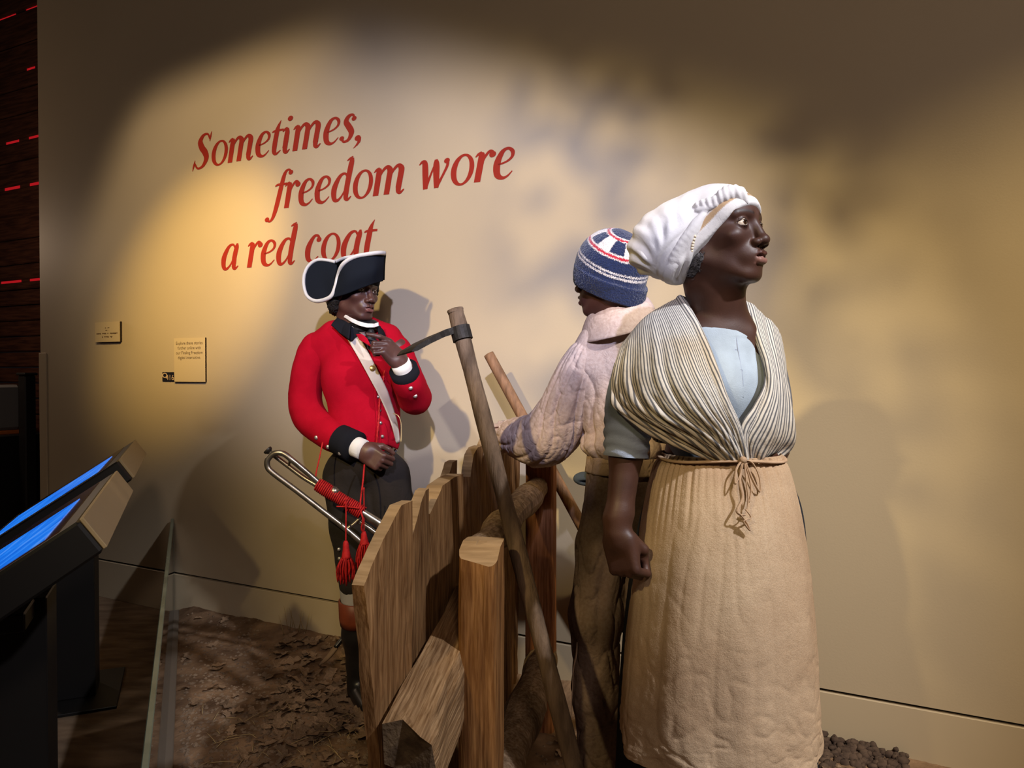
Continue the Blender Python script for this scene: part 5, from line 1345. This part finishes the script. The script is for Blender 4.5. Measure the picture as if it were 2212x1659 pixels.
for i in range(70):
    a_ = rf.uniform(0, 6.28); c0_ = at(1302 if i % 2 else 1415, 1678, BD + .05) + np.array([math.cos(a_) * .066, math.sin(a_) * .066, 0])
    fz.append(tube([c0_, c0_ + [rf.gauss(0, .006), rf.gauss(0, .006), -.02], c0_ + [rf.gauss(0, .012), rf.gauss(0, .012), -rf.uniform(.03, .06)]], [.0012, .0009, .0004], n=4, seg=5))
tag(obj('frayed_hem', join(*[(q[0], q[1]) for q in fz]), M_trou, tr_o), kind='stuff')
# ---- folded felt tucked at the hip
fc_ = [at(1240, 1030, BD + .10), at(1262, 1032, BD + .10), at(1290, 1036, BD + .11)]
q = sdf_mesh(lambda P: sub(sm(ell(P, at(1264, 1034, BD + .10), (.036, .03, .021)), ell(P, at(1300, 1042, BD + .1), (.03, .03, .03)), k=.03), ell(P, at(1270, 1042, BD + .07), (.028, .02, .005)), k=.008), *bbox(fc_, .06), .003)
obj('felt_hat', q, M_felt, boy)
# ================================================================ bugler in a red coat by the wall
M_skins = skin_mat('skin_dark', (.082, .034, .026), (.055, .022, .018), rough=.42)
M_redcoat = mat('scarlet_wool', (.37, .003, .015), (.32, .002, .012), scale=14, rough=.95, weave=.35, wvscale=500, spec=.08)
M_redvest = mat('scarlet_vest', (.35, .003, .015), rough=.95, weave=.3, spec=.1)
M_blackwool = mat('black_wool', (.010, .010, .013), rough=.97, weave=.3, spec=.08)
M_hatfelt = mat('black_felt', (.010, .012, .017), rough=.98, weave=.4, spec=.06)
M_white = mat('white_lace', (.66, .63, .60), rough=.95, weave=.6, wvscale=700)
M_cuffw = mat('white_shirt', (.66, .62, .58), rough=.95, wrinkle=.08, wscale=30)
M_buff = mat('buff_leather', (.58, .50, .42), (.50, .41, .33), scale=18, rough=.85)
M_pewter = mat('pewter', (.42, .38, .36), rough=.35, metal=.8)
M_brown = mat('dark_brown_breeches', (.019, .014, .013), (.013, .010, .009), scale=8, rough=.95, wrinkle=.12, wscale=9, weave=.3)
M_boottop = mat('red_brown_leather', (.16, .035, .015), (.10, .022, .010), scale=14, rough=.45)
M_boot = mat('black_leather', (.008, .007, .007), rough=.35, spec=.5)
M_stock = mat('grey_stocking', (.30, .28, .28), rough=.95)
M_silk = mat('black_silk', (.008, .008, .010), rough=.5, wrinkle=.1, wscale=24)
M_hair = mat('black_curls', (.008, .006, .005), rough=.65, bump=1, bscale=150)
M_steel = mat('steel_tube', (.30, .27, .24), (.20, .17, .14), scale=30, rough=.33, metal=.9)
M_cord = mat('red_cord', (.45, .012, .014), (.30, .006, .008), scale=90, rough=.7)
SD = 2.90
S_ = lambda x, y, dd=0: at(x, y, SD + dd)
sold = empty('person', S_(800, 1522) * [1, 1, 0], 'bugler in a scarlet coat and white-edged black cocked hat, standing near the wall', 'person')
sold.location[2] = 0
LO = S_(768, 631); LA = head_frame(50, -1, 2); LS = .95
toL = lambda P: ((P - LO) @ LA.T) / LS
fromL = lambda q: LO + LS * (np.asarray(q) @ LA)
def s_skin(P):
    d = near(P, LO, .17, .22, lambda p: head_sdf(toL(p), nosew=1.08, open_=.0030, part=.0012) * LS)
    d = sm(d, chain(P, [fromL((0, -.03, -.04)), fromL((0, -.03, -.09)), S_(785, 730, .0)], [.054, .052, .06]), k=.022)
    return sm(d, ell(P, S_(786, 790, .03), (.12, .08, .08)), k=.05)
# arms: right arm to the waistband, left arm up with the pointing hand
ra = [S_(678, 752, .02), S_(656, 890, .03), S_(776, 966, -.11)]
la = [S_(858, 752, .04), S_(902, 868, -.02), S_(868, 784, -.19)]
lY = unit(S_(842, 757, -.215) - la[2]); lX = unit(np.array([-.34, 0, .94])); lX = unit(lX - lY * (lX @ lY)); lZ = np.cross(lX, lY); lZ = lZ if lZ[1] < 0 else -lZ
rY = unit(S_(811, 991, -.14) - S_(786, 973, -.125)); rX = unit(np.array([.6, 0, .75])); rX = unit(rX - rY * (rX @ rY)); rZ = np.cross(rX, rY); rZ = rZ if rZ[1] < 0 else -rZ
POINT = [(4, 22, 8), (18, 98, 62), (22, 100, 62), (26, 100, 60)]
WAIST = [(62, 55, 30), (66, 58, 30), (70, 58, 30), (74, 58, 30)]
def s_la(P): return sm(chain(P, [la[0], la[1], la[2]], [.045, .036, .025], k=.02), near(P, la[2] + lY * .07, .15, .2, lambda p: hand_sdf(p, la[2], lX, lY, lZ, POINT, spread=(-.42, -.70, -.74, -.74), thumb=[(.030, .018, -.012), (.040, .052, -.026), (.030, .078, -.034), (.016, .094, -.036)], s=.97, wr=.025, wl=.03)), k=.01)
def s_ra(P): return sm(chain(P, [ra[0], ra[1], ra[2]], [.045, .036, .025], k=.02), near(P, S_(800, 982, -.13), .15, .2, lambda p: hand_sdf(p, S_(784, 971, -.12), rX, rY, rZ, WAIST, thumb=[(.030, .018, -.010), (.050, .050, -.022), (.052, .075, -.038), (.048, .095, -.05)], s=.97, wr=.025, wl=.03)), k=.01)
def s_body(P):
    d = sm(s_skin(P), ell(P, S_(780, 840, .035), (.125, .085, .20)), k=.03)
    d = sm(d, ell(P, S_(790, 1005, .035), (.115, .09, .10)), k=.04)
    d = sm(d, s_la(P), s_ra(P), cap(P, la[0], S_(800, 770, .03), .04, .05), cap(P, ra[0], S_(760, 770, .03), .04, .05), k=.02)
    for hp, kn, an in ((S_(752, 1030, .03), S_(768, 1258, -.03), S_(772, 1500, .02)), (S_(832, 1030, .05), S_(862, 1258, .0), S_(868, 1500, .05))):
        d = sm(d, chain(P, [hp, kn, an], [.070, .042, .024], k=.02), k=.02)
    return d
hx0 = [(LO[0] - .12, LO[0] + .12, .0022), (-.66, -.3, .0034)]
Mh = largest(sdf_grid(s_body, axis(-.92, -.28, .009, hx0), axis(SD - .32, SD + .20, .009, [(SD - .3, SD - .125, .0030), (SD - .125, SD + .12, .0024)]),
                      axis(.03, LO[2] + .13, .012, [(LO[2] - .13, 3, .0022), (1.31, 1.46, .0034), (.93, 1.03, .0034)])))
Mh = (Mh[0], Mh[1], {'col': np.where((np.linalg.norm(Mh[0] - LO, axis=1) < .2)[:, None], head_colour(toL(Mh[0]), ((1.0, .75, .8), (2.3, 2.0, 2.2)), brow=.35), 1.0)})
sbody = obj('body', Mh, M_skins, sold)
for sd in (1, -1): obj('eye', eyeball(LO, LA, LS, sd, LA[1] + np.array([.05, -.1, -.05]), sc_=(.45, .36, .30)), M_eye, sbody)
# hair
rg = random.Random(9)
hpts = [((.062, -.045, -.035), .030), ((.058, -.055, -.060), .028), ((.040, -.080, -.045), .032), ((.068, -.030, -.012), .022), ((0, -.095, -.030), .034), ((-.05, -.07, -.04), .032),
        ((-.066, .040, .022), .016), ((-.068, .034, .004), .015), ((-.067, .026, -.014), .012), ((.045, -.070, -.078), .020)]
def s_hair(P):
    Q = toL(P); d = None
    for c, r in hpts:
        e = np.linalg.norm(Q - c, axis=1) - r; d = e if d is None else sm(d, e, k=.012)
    return (d - .006 * (ridge(Q * 120, 2, 3) - .7)) * LS
q = sdf_mesh(s_hair, *bbox([fromL(c) for c, r in hpts], .05), .0032)
cur = []
for i in range(150):
    c, r = rg.choice(hpts); e = unit([rg.gauss(0, 1), rg.gauss(0, 1), rg.gauss(0, 1)]); c = fromL(np.array(c) + e * r * 1.05); rr2 = rg.uniform(.003, .006); t_ = np.linspace(0, rg.uniform(4, 8), 10)
    a1 = unit(np.cross(e, [.3, .2, .9])); a2 = np.cross(e, a1)
    cur.append(tube(c + rr2 * (np.cos(t_)[:, None] * a1 + np.sin(t_)[:, None] * a2) + .0008 * t_[:, None] * e, [.0012], n=4))
obj('hair', join((q[0], q[1]), *[(c[0], c[1]) for c in cur]), M_hair, sbody)
# ---- cocked hat
hat = obj('hat_crown', sdf_mesh(lambda P: np.maximum(ell(P, S_(772, 604, -.0), (.088, .094, .072)), -(P[:, 2] - S_(772, 622)[2]) - .25 * (P[:, 0] - S_(772, 622)[0])), S_(700, 660) - [0, .12, 0], S_(840, 540) + [0, .12, 0], .004), M_hatfelt, sold)
G = lambda rows: np.array([[S_(x, y, d - SD) for x, y, d in r] for r in rows])
q = patch(G([[(718, 643, 2.835), (746, 636, 2.80), (775, 625, 2.79), (803, 615, 2.80), (828, 607, 2.85)],
             [(722, 622, 2.825), (750, 603, 2.775), (782, 590, 2.765), (810, 581, 2.78), (830, 577, 2.84)],
             [(729, 600, 2.83), (741, 571, 2.79), (767, 556, 2.78), (802, 549, 2.79), (831, 548, 2.84)]]), 24, 40, .006, flip=False)
obj('front_flap', q, M_hatfelt, hat)
q = patch(G([[(728, 572, 2.92), (708, 563, 2.93), (690, 562, 2.935), (678, 566, 2.935)],
             [(726, 590, 2.88), (700, 585, 2.915), (678, 581, 2.93), (661, 582, 2.935)],
             [(724, 610, 2.85), (700, 610, 2.89), (676, 608, 2.91), (656, 608, 2.92)],
             [(721, 630, 2.84), (702, 632, 2.87), (680, 632, 2.89), (659, 632, 2.91)],
             [(718, 641, 2.84), (704, 647, 2.85), (690, 650, 2.87), (674, 648, 2.89)]]), 24, 24, .006)
obj('side_flap', q, M_hatfelt, hat)
q = patch(G([[(722, 600, 2.97), (750, 605, 3.0), (790, 605, 3.0), (828, 605, 2.90)], [(722, 585, 2.97), (750, 572, 3.02), (795, 568, 3.0), (829, 575, 2.89)], [(720, 566, 2.94), (750, 556, 3.02), (800, 551, 3.0), (831, 549, 2.86)]]), 14, 24, .006)
obj('rear_flap', q, M_hatfelt, hat)
tr_ = [(724, 566, 2.925), (706, 562, 2.93), (684, 562, 2.935), (666, 575, 2.935), (657, 596, 2.925), (657, 620, 2.915), (664, 640, 2.90), (680, 650, 2.88), (700, 648, 2.855), (717, 638, 2.835), (726, 616, 2.825), (731, 595, 2.825), (741, 571, 2.785), (766, 555, 2.775), (802, 548, 2.783), (820, 546, 2.80), (831, 547, 2.835)]
q = tube([S_(x, y, d - SD) for x, y, d in tr_], [.0085] * len(tr_), n=10, seg=90, sq=.8); obj('lace_edging', (q[0], q[1]), M_white, hat)
q = tube([S_(x, y, d - SD) for x, y, d in ((722, 566, 2.935), (750, 556, 3.02), (800, 550, 3.0), (831, 548, 2.86))], [.007] * 4, n=8, seg=30); obj('lace_edging', (q[0], q[1]), M_white, hat)
# ---- coat
ry = math.radians(24); RS = np.array([[math.cos(ry), math.sin(ry), 0], [-math.sin(ry), math.cos(ry), 0], [0, 0, 1.]]).T
sf = np.array([math.sin(ry), -math.cos(ry), 0])
def s_torso(P, o=0.0):
    d = ell(P, S_(778, 815, .03), (.152 + o, .116 + o, .175), RS)
    d = sm(d, ell(P, S_(786, 925, .03), (.140 + o, .112 + o, .14), RS), k=.06)
    d = sm(d, chain(P, [S_(684, 752, .02), S_(722, 722, .0), S_(784, 712, .02), S_(838, 728, .04), S_(858, 755, .05)], [.056 + o, .052 + o, .060 + o, .050 + o, .052 + o]), k=.05)
    return d
hemz = lambda P: S_(790, 968)[2] - .05 * np.clip((P[:, 0] - S_(800, 968)[0]) / .1, 0, .5)
def s_coat(P): return np.maximum(s_torso(P), hemz(P) - P[:, 2])
q = sdf_mesh(s_coat, S_(640, 990) - [0, .17, 0], S_(930, 690) + [0, .24, 0], .0042)
q = displace(q, lambda V, N: .0035 * (ridge(V * [7, 7, 13], 2, 14) - .8) * np.clip((S_(0, 830)[2] - V[:, 2]) / .1 + .2, .2, 1))
coat = obj('coat', q, M_redcoat, sold)
def sleeve_sdf(pts, rs):
    C = crom(np.hstack([np.array(pts), np.array(rs)[:, None]]), 16); return lambda P: chain(P, C[:, :3], C[:, 3], k=.02)
fr_ = sleeve_sdf([S_(682, 748, .02), S_(666, 800, .03), S_(659, 868, .03), S_(672, 905, .01), S_(704, 932, -.04), S_(738, 952, -.085)], [.054, .058, .058, .058, .054, .050])
fl_ = sleeve_sdf([S_(856, 752, .05), S_(872, 800, .03), S_(894, 855, -.02), S_(896, 858, -.05), S_(886, 832, -.12), S_(878, 814, -.16)], [.053, .058, .056, .054, .052, .048])
for f, pts in ((fr_, [S_(682, 748, .02), S_(640, 900, .03), S_(745, 955, -.10)]), (fl_, [S_(850, 750, .05), S_(915, 880, -.02), S_(870, 800, -.18)])):
    q = sdf_mesh(f, *bbox(pts, .085), .0042); q = displace(q, lambda V, N: .0035 * (ridge(V * [11, 11, 11], 2, 5) - .8)); obj('sleeve', q, M_redcoat, coat)
def cuff(a_, b_, r0, r1, m, name, parent, n=28):
    a_, b_ = np.asarray(a_), np.asarray(b_); e = unit(b_ - a_); inner = [b_ - e * .004, a_ + e * .01]
    q = tube([a_, a_ + (b_ - a_) * .5, b_, b_ - e * .002, b_ - e * .03], [r0, (r0 + r1) / 2, r1, r1 * .9, r1 * .86], n=n, caps=False); return obj(name, (q[0], q[1]), m, parent)
cuff(S_(734, 949, -.082), S_(768, 966, -.118), .059, .061, M_blackwool, 'cuff', coat)
cuff(S_(758, 960, -.105), S_(785, 972, -.128), .040, .039, M_cuffw, 'shirt_cuff', coat)
cuff(S_(882, 822, -.145), S_(871, 797, -.185), .053, .054, M_blackwool, 'cuff', coat)
cuff(S_(875, 806, -.17), S_(864, 783, -.198), .037, .036, M_cuffw, 'shirt_cuff', coat)
for x, y, f, dd in ((877, 818, None, -.205), (887, 838, fl_, 0), (897, 855, fl_, 0), (709, 965, fr_, 0), (684, 945, fr_, 0), (735, 979, None, -.145)):
    p = surf(f, x, y, 2.6, 3.1)[0] if f else S_(x, y, dd)
    obj('button', disc(p + [0, -.002, 0], [.0, -1, .1], .0085, .002, dome=.002), M_pewter, coat)
# coat collar (black), red lapel, cravat, shirt collar
def onpatch(f, rows, off, nv=20, nu=30, th=.004, d0=2.55, d1=3.1, disp=None, flip=False):
    C = np.array([[surf(f, x, y, d0, d1)[0] + np.array([0, -off, 0]) for x, y in r] for r in rows]); return patch(C, nv, nu, th, disp, flip)
q = onpatch(s_torso, [[(734, 690), (748, 697), (760, 704), (784, 722)], [(726, 697), (744, 708), (758, 716), (774, 728)], [(720, 704), (738, 720), (750, 728), (764, 738)]], .034, th=.006)
obj('collar', q, M_blackwool, coat)
q = patch(G([[(733, 688, 2.93), (744, 693, 2.85), (758, 702, 2.81)], [(727, 696, 2.93), (740, 706, 2.83), (757, 717, 2.785)], [(719, 706, 2.92), (736, 720, 2.825), (755, 733, 2.775)]]), 12, 12, .005); obj('collar_fall', q, M_blackwool, coat)
q = patch(G([[(812, 703, 2.86), (820, 708, 2.86), (826, 714, 2.88)], [(816, 715, 2.83), (824, 720, 2.84), (831, 726, 2.87)], [(818, 735, 2.80), (826, 736, 2.82), (832, 738, 2.85)]]), 12, 12, .005); obj('collar_fall', q, M_blackwool, coat)
q = patch(G([[(770, 722, 2.80), (782, 722, 2.785), (794, 732, 2.775)], [(778, 735, 2.785), (790, 742, 2.77), (804, 752, 2.76)]]), 10, 12, .004); obj('lapel', q, M_redvest, coat)
nk = S_(786, 700, -.005)
def s_crav(P):
    d = ell(P, nk + [0, 0, -.012], (.066, .064, .032)); d = sm(d, ell(P, S_(800, 724, -.085), (.020, .018, .022)), k=.015)
    return sm(d, ell(P, S_(803, 742, -.085), (.022, .016, .024)), k=.012)
q = displace(sdf_mesh(s_crav, nk - [.1, .13, .12], nk + [.1, .1, .06], .0035), lambda V, N: .003 * np.sin(V[:, 2] * 330 + V[:, 0] * 90)); obj('cravat', q, M_silk, sold)
q = patch(G([[(738, 674, 2.92), (746, 679, 2.865), (764, 689, 2.83), (784, 697, 2.812), (803, 700, 2.815), (816, 697, 2.84)], [(737, 680, 2.92), (747, 687, 2.86), (764, 698, 2.825), (784, 706, 2.808), (803, 708, 2.81), (817, 705, 2.835)]]), 8, 40, .004, lambda u, v: .0012 * np.sin(u * 30)); obj('shirt_collar', q, M_cuffw, sold)
# waistcoat front, crossbelt, cord and buttons
q = onpatch(s_torso, [[(808, 745), (825, 760), (846, 775)], [(806, 800), (830, 810), (856, 815)], [(808, 850), (834, 860), (862, 862)], [(812, 900), (838, 910), (863, 915)], [(812, 955), (836, 948), (862, 952)], [(816, 970), (832, 960), (858, 970)]], .005, th=.004, disp=lambda u, v: .003 * np.sin(v * 16 + u * 3) * np.clip(v - .3, 0, 1))
vest = obj('waistcoat', q, M_redvest, sold)
q = onpatch(s_torso, [[(806, 790), (809, 792)], [(809, 840), (813, 840)], [(814, 880), (818, 880)], [(818, 920), (822, 920)], [(821, 960), (825, 960)]], .009, nv=24, nu=5, th=.003); obj('front_edge', q, M_redcoat, vest)
for x, y in ((785, 731), (803, 751), (813, 834), (818, 857), (821, 886), (823, 913), (827, 942)):
    obj('button', disc(surf(s_torso, x, y, 2.5, 3.1)[0] + [0, -.012, 0], [.25, -1, .05], .0068, .002, dome=.003), M_pewter, vest)
q = onpatch(s_torso, [[(738, 712), (764, 706)], [(748, 726), (776, 720)], [(764, 752), (790, 748)], [(783, 785), (808, 782)], [(801, 818), (823, 812)], [(818, 850), (838, 843)], [(834, 884), (849, 877)], [(848, 920), (859, 913)], [(857, 958), (865, 953)]], .022, nv=50, nu=8, th=.004)
belt = obj('crossbelt', q, M_buff, sold)
obj('belt_plate', disc(surf(s_torso, 806, 796, 2.5, 3.1)[0] + [0, -.0225, 0], [.25, -1, .1], .012, .003, dome=.003), mat('brass', (.45, .30, .10), rough=.35, metal=.8), belt)
P = [surf(s_torso, x, y, 2.5, 3.1)[0] + [0, -.016, 0] for x, y in ((832, 800), (828, 830), (822, 862), (820, 900), (817, 935), (814, 970))]
q = tube(P, [.0042] * 6, n=8, seg=70, disp=lambda th, v: .0012 * np.sin(th * 2 + v * 130)); obj('chest_cord', (q[0], q[1]), M_cord, sold)
P = [S_(849, 893, -.10), S_(860, 898, -.11), S_(866, 913, -.11), S_(867, 935, -.11), S_(866, 955, -.11)]
q = tube(P, [.0016, .0016, .0016, .002, .0035], n=6, seg=24); obj('priming_wire', (q[0], q[1]), mat('brass_wire', (.55, .42, .22), rough=.4, metal=.6), belt)
# ---- breeches, stockings and boots
def s_br(P):
    d = ell(P, S_(786, 1005, .03), (.128, .112, .10), RS)
    d = sm(d, chain(P, [S_(752, 1030, .03), S_(762, 1140, -.01), S_(768, 1258, -.03)], [.098, .084, .064], k=.03), k=.03)
    d = sm(d, chain(P, [S_(832, 1030, .05), S_(852, 1140, .02), S_(862, 1262, .0)], [.098, .084, .062], k=.03), k=.025)
    return np.maximum(d, P[:, 2] - S_(790, 962)[2])
q = displace(sdf_mesh(s_br, S_(660, 1290) - [0, .17, 0], S_(930, 945) + [0, .22, 0], .0052), lambda V, N: .005 * (ridge(V * [9, 9, 6], 2, 33) - .8))
brc = obj('breeches', q, M_brown, sold)
for x, y in ((826, 965), (828, 982), (855, 973), (733, 1186), (734, 1206)): obj('button', disc(surf(s_br, x, y, 2.5, 3.1)[0] + [0, -.004, 0], [.2, -1, .05], .0075, .002, dome=.003), M_pewter, brc)
q = tube([surf(s_br, x, y, 2.5, 3.1)[0] + [0, -.003, 0] for x, y in ((822, 994), (834, 996), (845, 985), (853, 974))], [.0025] * 4, n=6, seg=16); obj('fall_seam', (q[0], q[1]), M_brown, brc)
for i, (kx, ax_) in enumerate((((768, -.03), (772, .02)), ((862, .0), (868, .05)))):
    K = S_(kx[0], 1258, kx[1]); A = S_(ax_[0], 1500, ax_[1]); A = np.array([A[0], A[1], .09]); L = lambda f: K + (A - K) * f
    q = tube([L(-.1), L(.05), L(.2)], [.060, .061, .057], n=24, seg=10); obj('stocking', (q[0], q[1]), M_stock, sold)
    bt = sdf_mesh(lambda P: sm(chain(P, [L(.30), L(.55), L(.85), L(1.0)], [.060, .055, .040, .042], k=.02), cap(P, A + [0, 0, -.05], A + [.07, -.15, -.055], .040, .034), k=.03), *bbox([K, A, A + [.1, -.22, -.1]], .08), .0055)
    bo = obj('boot', (bt[0], bt[1]), M_boot, sold)
    q = tube([L(.175), L(.18), L(.36), L(.43), L(.432)], [.060, .067, .066, .062, .05], n=28, caps=False); obj('boot_cuff', (q[0], q[1]), M_boottop, bo)
# ---- curved scabbard behind the leg
scb = empty('sabre_scabbard', S_(690, 1440, .0), 'dark curved scabbard with a brown tip hanging behind the bugler boot', 'scabbard')
P = np.array([S_(836, 1010, .19), S_(803, 1160, .17), S_(774, 1290, .14), S_(748, 1365, .11), S_(724, 1400, .08)])
q = tube(P, [.018, .018, .018, .017, .016], n=12, seg=30, sq=.6); obj('scabbard_body', (q[0], q[1]), M_boot, scb)
q = tube([S_(726, 1398, .082), S_(712, 1416, .07), S_(700, 1428, .065), S_(689, 1437, .06)], [.017, .015, .011, .003], n=12, seg=16, sq=.6); obj('scabbard_tip', (q[0], q[1]), mat('tip_leather', (.16, .10, .06), rough=.6), scb)

# ================================================================ bugle with red cord
B_ = lambda x, y, dd=0: at(x, y, 2.70 + dd)
bug = empty('bugle', B_(700, 1250), 'steel bugle with red wrapped cord and tassels slung at the red coat', 'bugle')
def tb(name, pts, r, m, parent=bug, n=10, seg=None, sq=1.0):
    P = [B_(*p) for p in pts]; q = tube(P, r if isinstance(r, list) else [r] * len(P), n=n, seg=seg or 6 * len(P), sq=sq); return obj(name, (q[0], q[1]), m, parent)
loop = [(690, 1044, 0), (660, 1018, -.01), (631, 994, -.02), (612, 980, -.02), (594, 979, -.02), (579, 992, -.02), (578, 1008, -.02), (590, 1022, -.02), (638, 1058, -.015), (700, 1106, -.01), (748, 1143, -.005), (800, 1188, .0), (850, 1230, .01)]
tb('loop_tube', loop, .0105, M_steel, n=12, seg=90)
tb('lead_tube', [(583, 977, .012), (620, 1005, .012), (655, 1031, .008), (690, 1052, .0)], .0085, M_steel)
tb('mouthpiece', [(577, 971, .012), (580, 974, .012), (584, 978, .012), (590, 983, .012)], [.017, .0155, .008, .009], mat('dark_mouthpiece', (.03, .025, .022), rough=.4, metal=.4))
tb('bell_tube', [(684, 1044, 0), (722, 1066, 0), (781, 1106, 0), (822, 1133, .01), (870, 1165, .02), (905, 1190, .03), (925, 1203, .035)], [.013, .014, .015, .018, .024, .042, .075], M_steel, n=20, seg=50)
tb('second_tube', [(770, 1122, .02), (800, 1143, .02), (850, 1180, .03)], .010, M_steel)
tb('brace', [(748, 1143, -.005), (764, 1132, 0), (780, 1117, .005)], .007, M_steel)
tb('brace', [(627, 993, -.015), (625, 1000, 0), (623, 1007, .012)], .005, M_steel)
obj('knop', sphere(B_(722, 1062), .021, 20, 14), M_steel, bug)
hx_ = unit(B_(781, 1106) - B_(686, 1046)); ha_ = unit(np.cross(hx_, [0, 1, 0])); hb_ = np.cross(hx_, ha_); p0, p1 = B_(686, 1046), B_(783, 1108)
t_ = np.linspace(0, 1, 560); an = t_ * 2 * math.pi * 26; rr3 = .0215 + .002 * np.sin(t_ * 9)
P = p0 + (p1 - p0) * t_[:, None] + rr3[:, None] * (np.cos(an)[:, None] * ha_ + np.sin(an)[:, None] * hb_)
q = tube(P, .0032, n=6); obj('cord_wrap', (q[0], q[1]), M_cord, bug)
q = tube([p0, p1], [.0185, .0185], n=16); obj('wrap_core', (q[0], q[1]), mat('dark_red_core', (.05, .004, .004), rough=.9), bug)
tb('sling_cord', [(697, 955, .06), (690, 990, .03), (682, 1028, .0), (686, 1046, 0)], .0028, M_cord, n=6)
tb('sling_cord', [(787, 1004, .06), (784, 1040, .02), (778, 1090, -.01), (779, 1108, -.02)], .0034, M_cord, n=6)
tb('cross_cord', [(727, 1094, -.03), (750, 1095, -.03), (776, 1098, -.03)], .0026, M_cord, n=6)
tb('cord_end', [(779, 1104, -.025), (784, 1122, -.03), (781, 1140, -.02), (785, 1152, -.01)], .0036, M_cord, n=6)
def tassel(x, y0, y1, y2, w, dd, seed):
    t = tb('tassel', [(x, y0, dd), (x, y0 + 6, dd), (x + .5, (y0 + y1) / 2, dd), (x + 1, y1, dd)], [.006, .010, .012, .018], M_cord, n=14, seg=14)
    tb('tassel_cord', [(x, y0 - 95, dd), (x + .4, y0 - 50, dd), (x, y0 + 2, dd)], .0026, M_cord, parent=t, n=6)
    r = random.Random(seed); fs = []
    for i in range(70):
        a_ = r.uniform(0, 6.28); s_ = r.random() ** .5; o0 = np.array([math.cos(a_) * .015 * s_, math.sin(a_) * .015 * s_, 0]); o1 = np.array([math.cos(a_) * w * s_, math.sin(a_) * w * s_ * .8, 0])
        A, B = B_(x + 1, y1 - 4, dd) + o0, B_(x, y2 - r.uniform(0, 26), dd) + o1
        fs.append(tube([A, (A + B) / 2 + o1 * .25 + [r.gauss(0, .003), r.gauss(0, .003), 0], B], [.0022, .0022, .002], n=5, seg=6))
    tag(obj('tassel_fringe', join(*[(f[0], f[1]) for f in fs]), M_cord, t), kind='stuff')
tassel(747, 1168, 1206, 1262, .032, -.04, 1)
tassel(786, 1148, 1176, 1236, .030, -.01, 2)
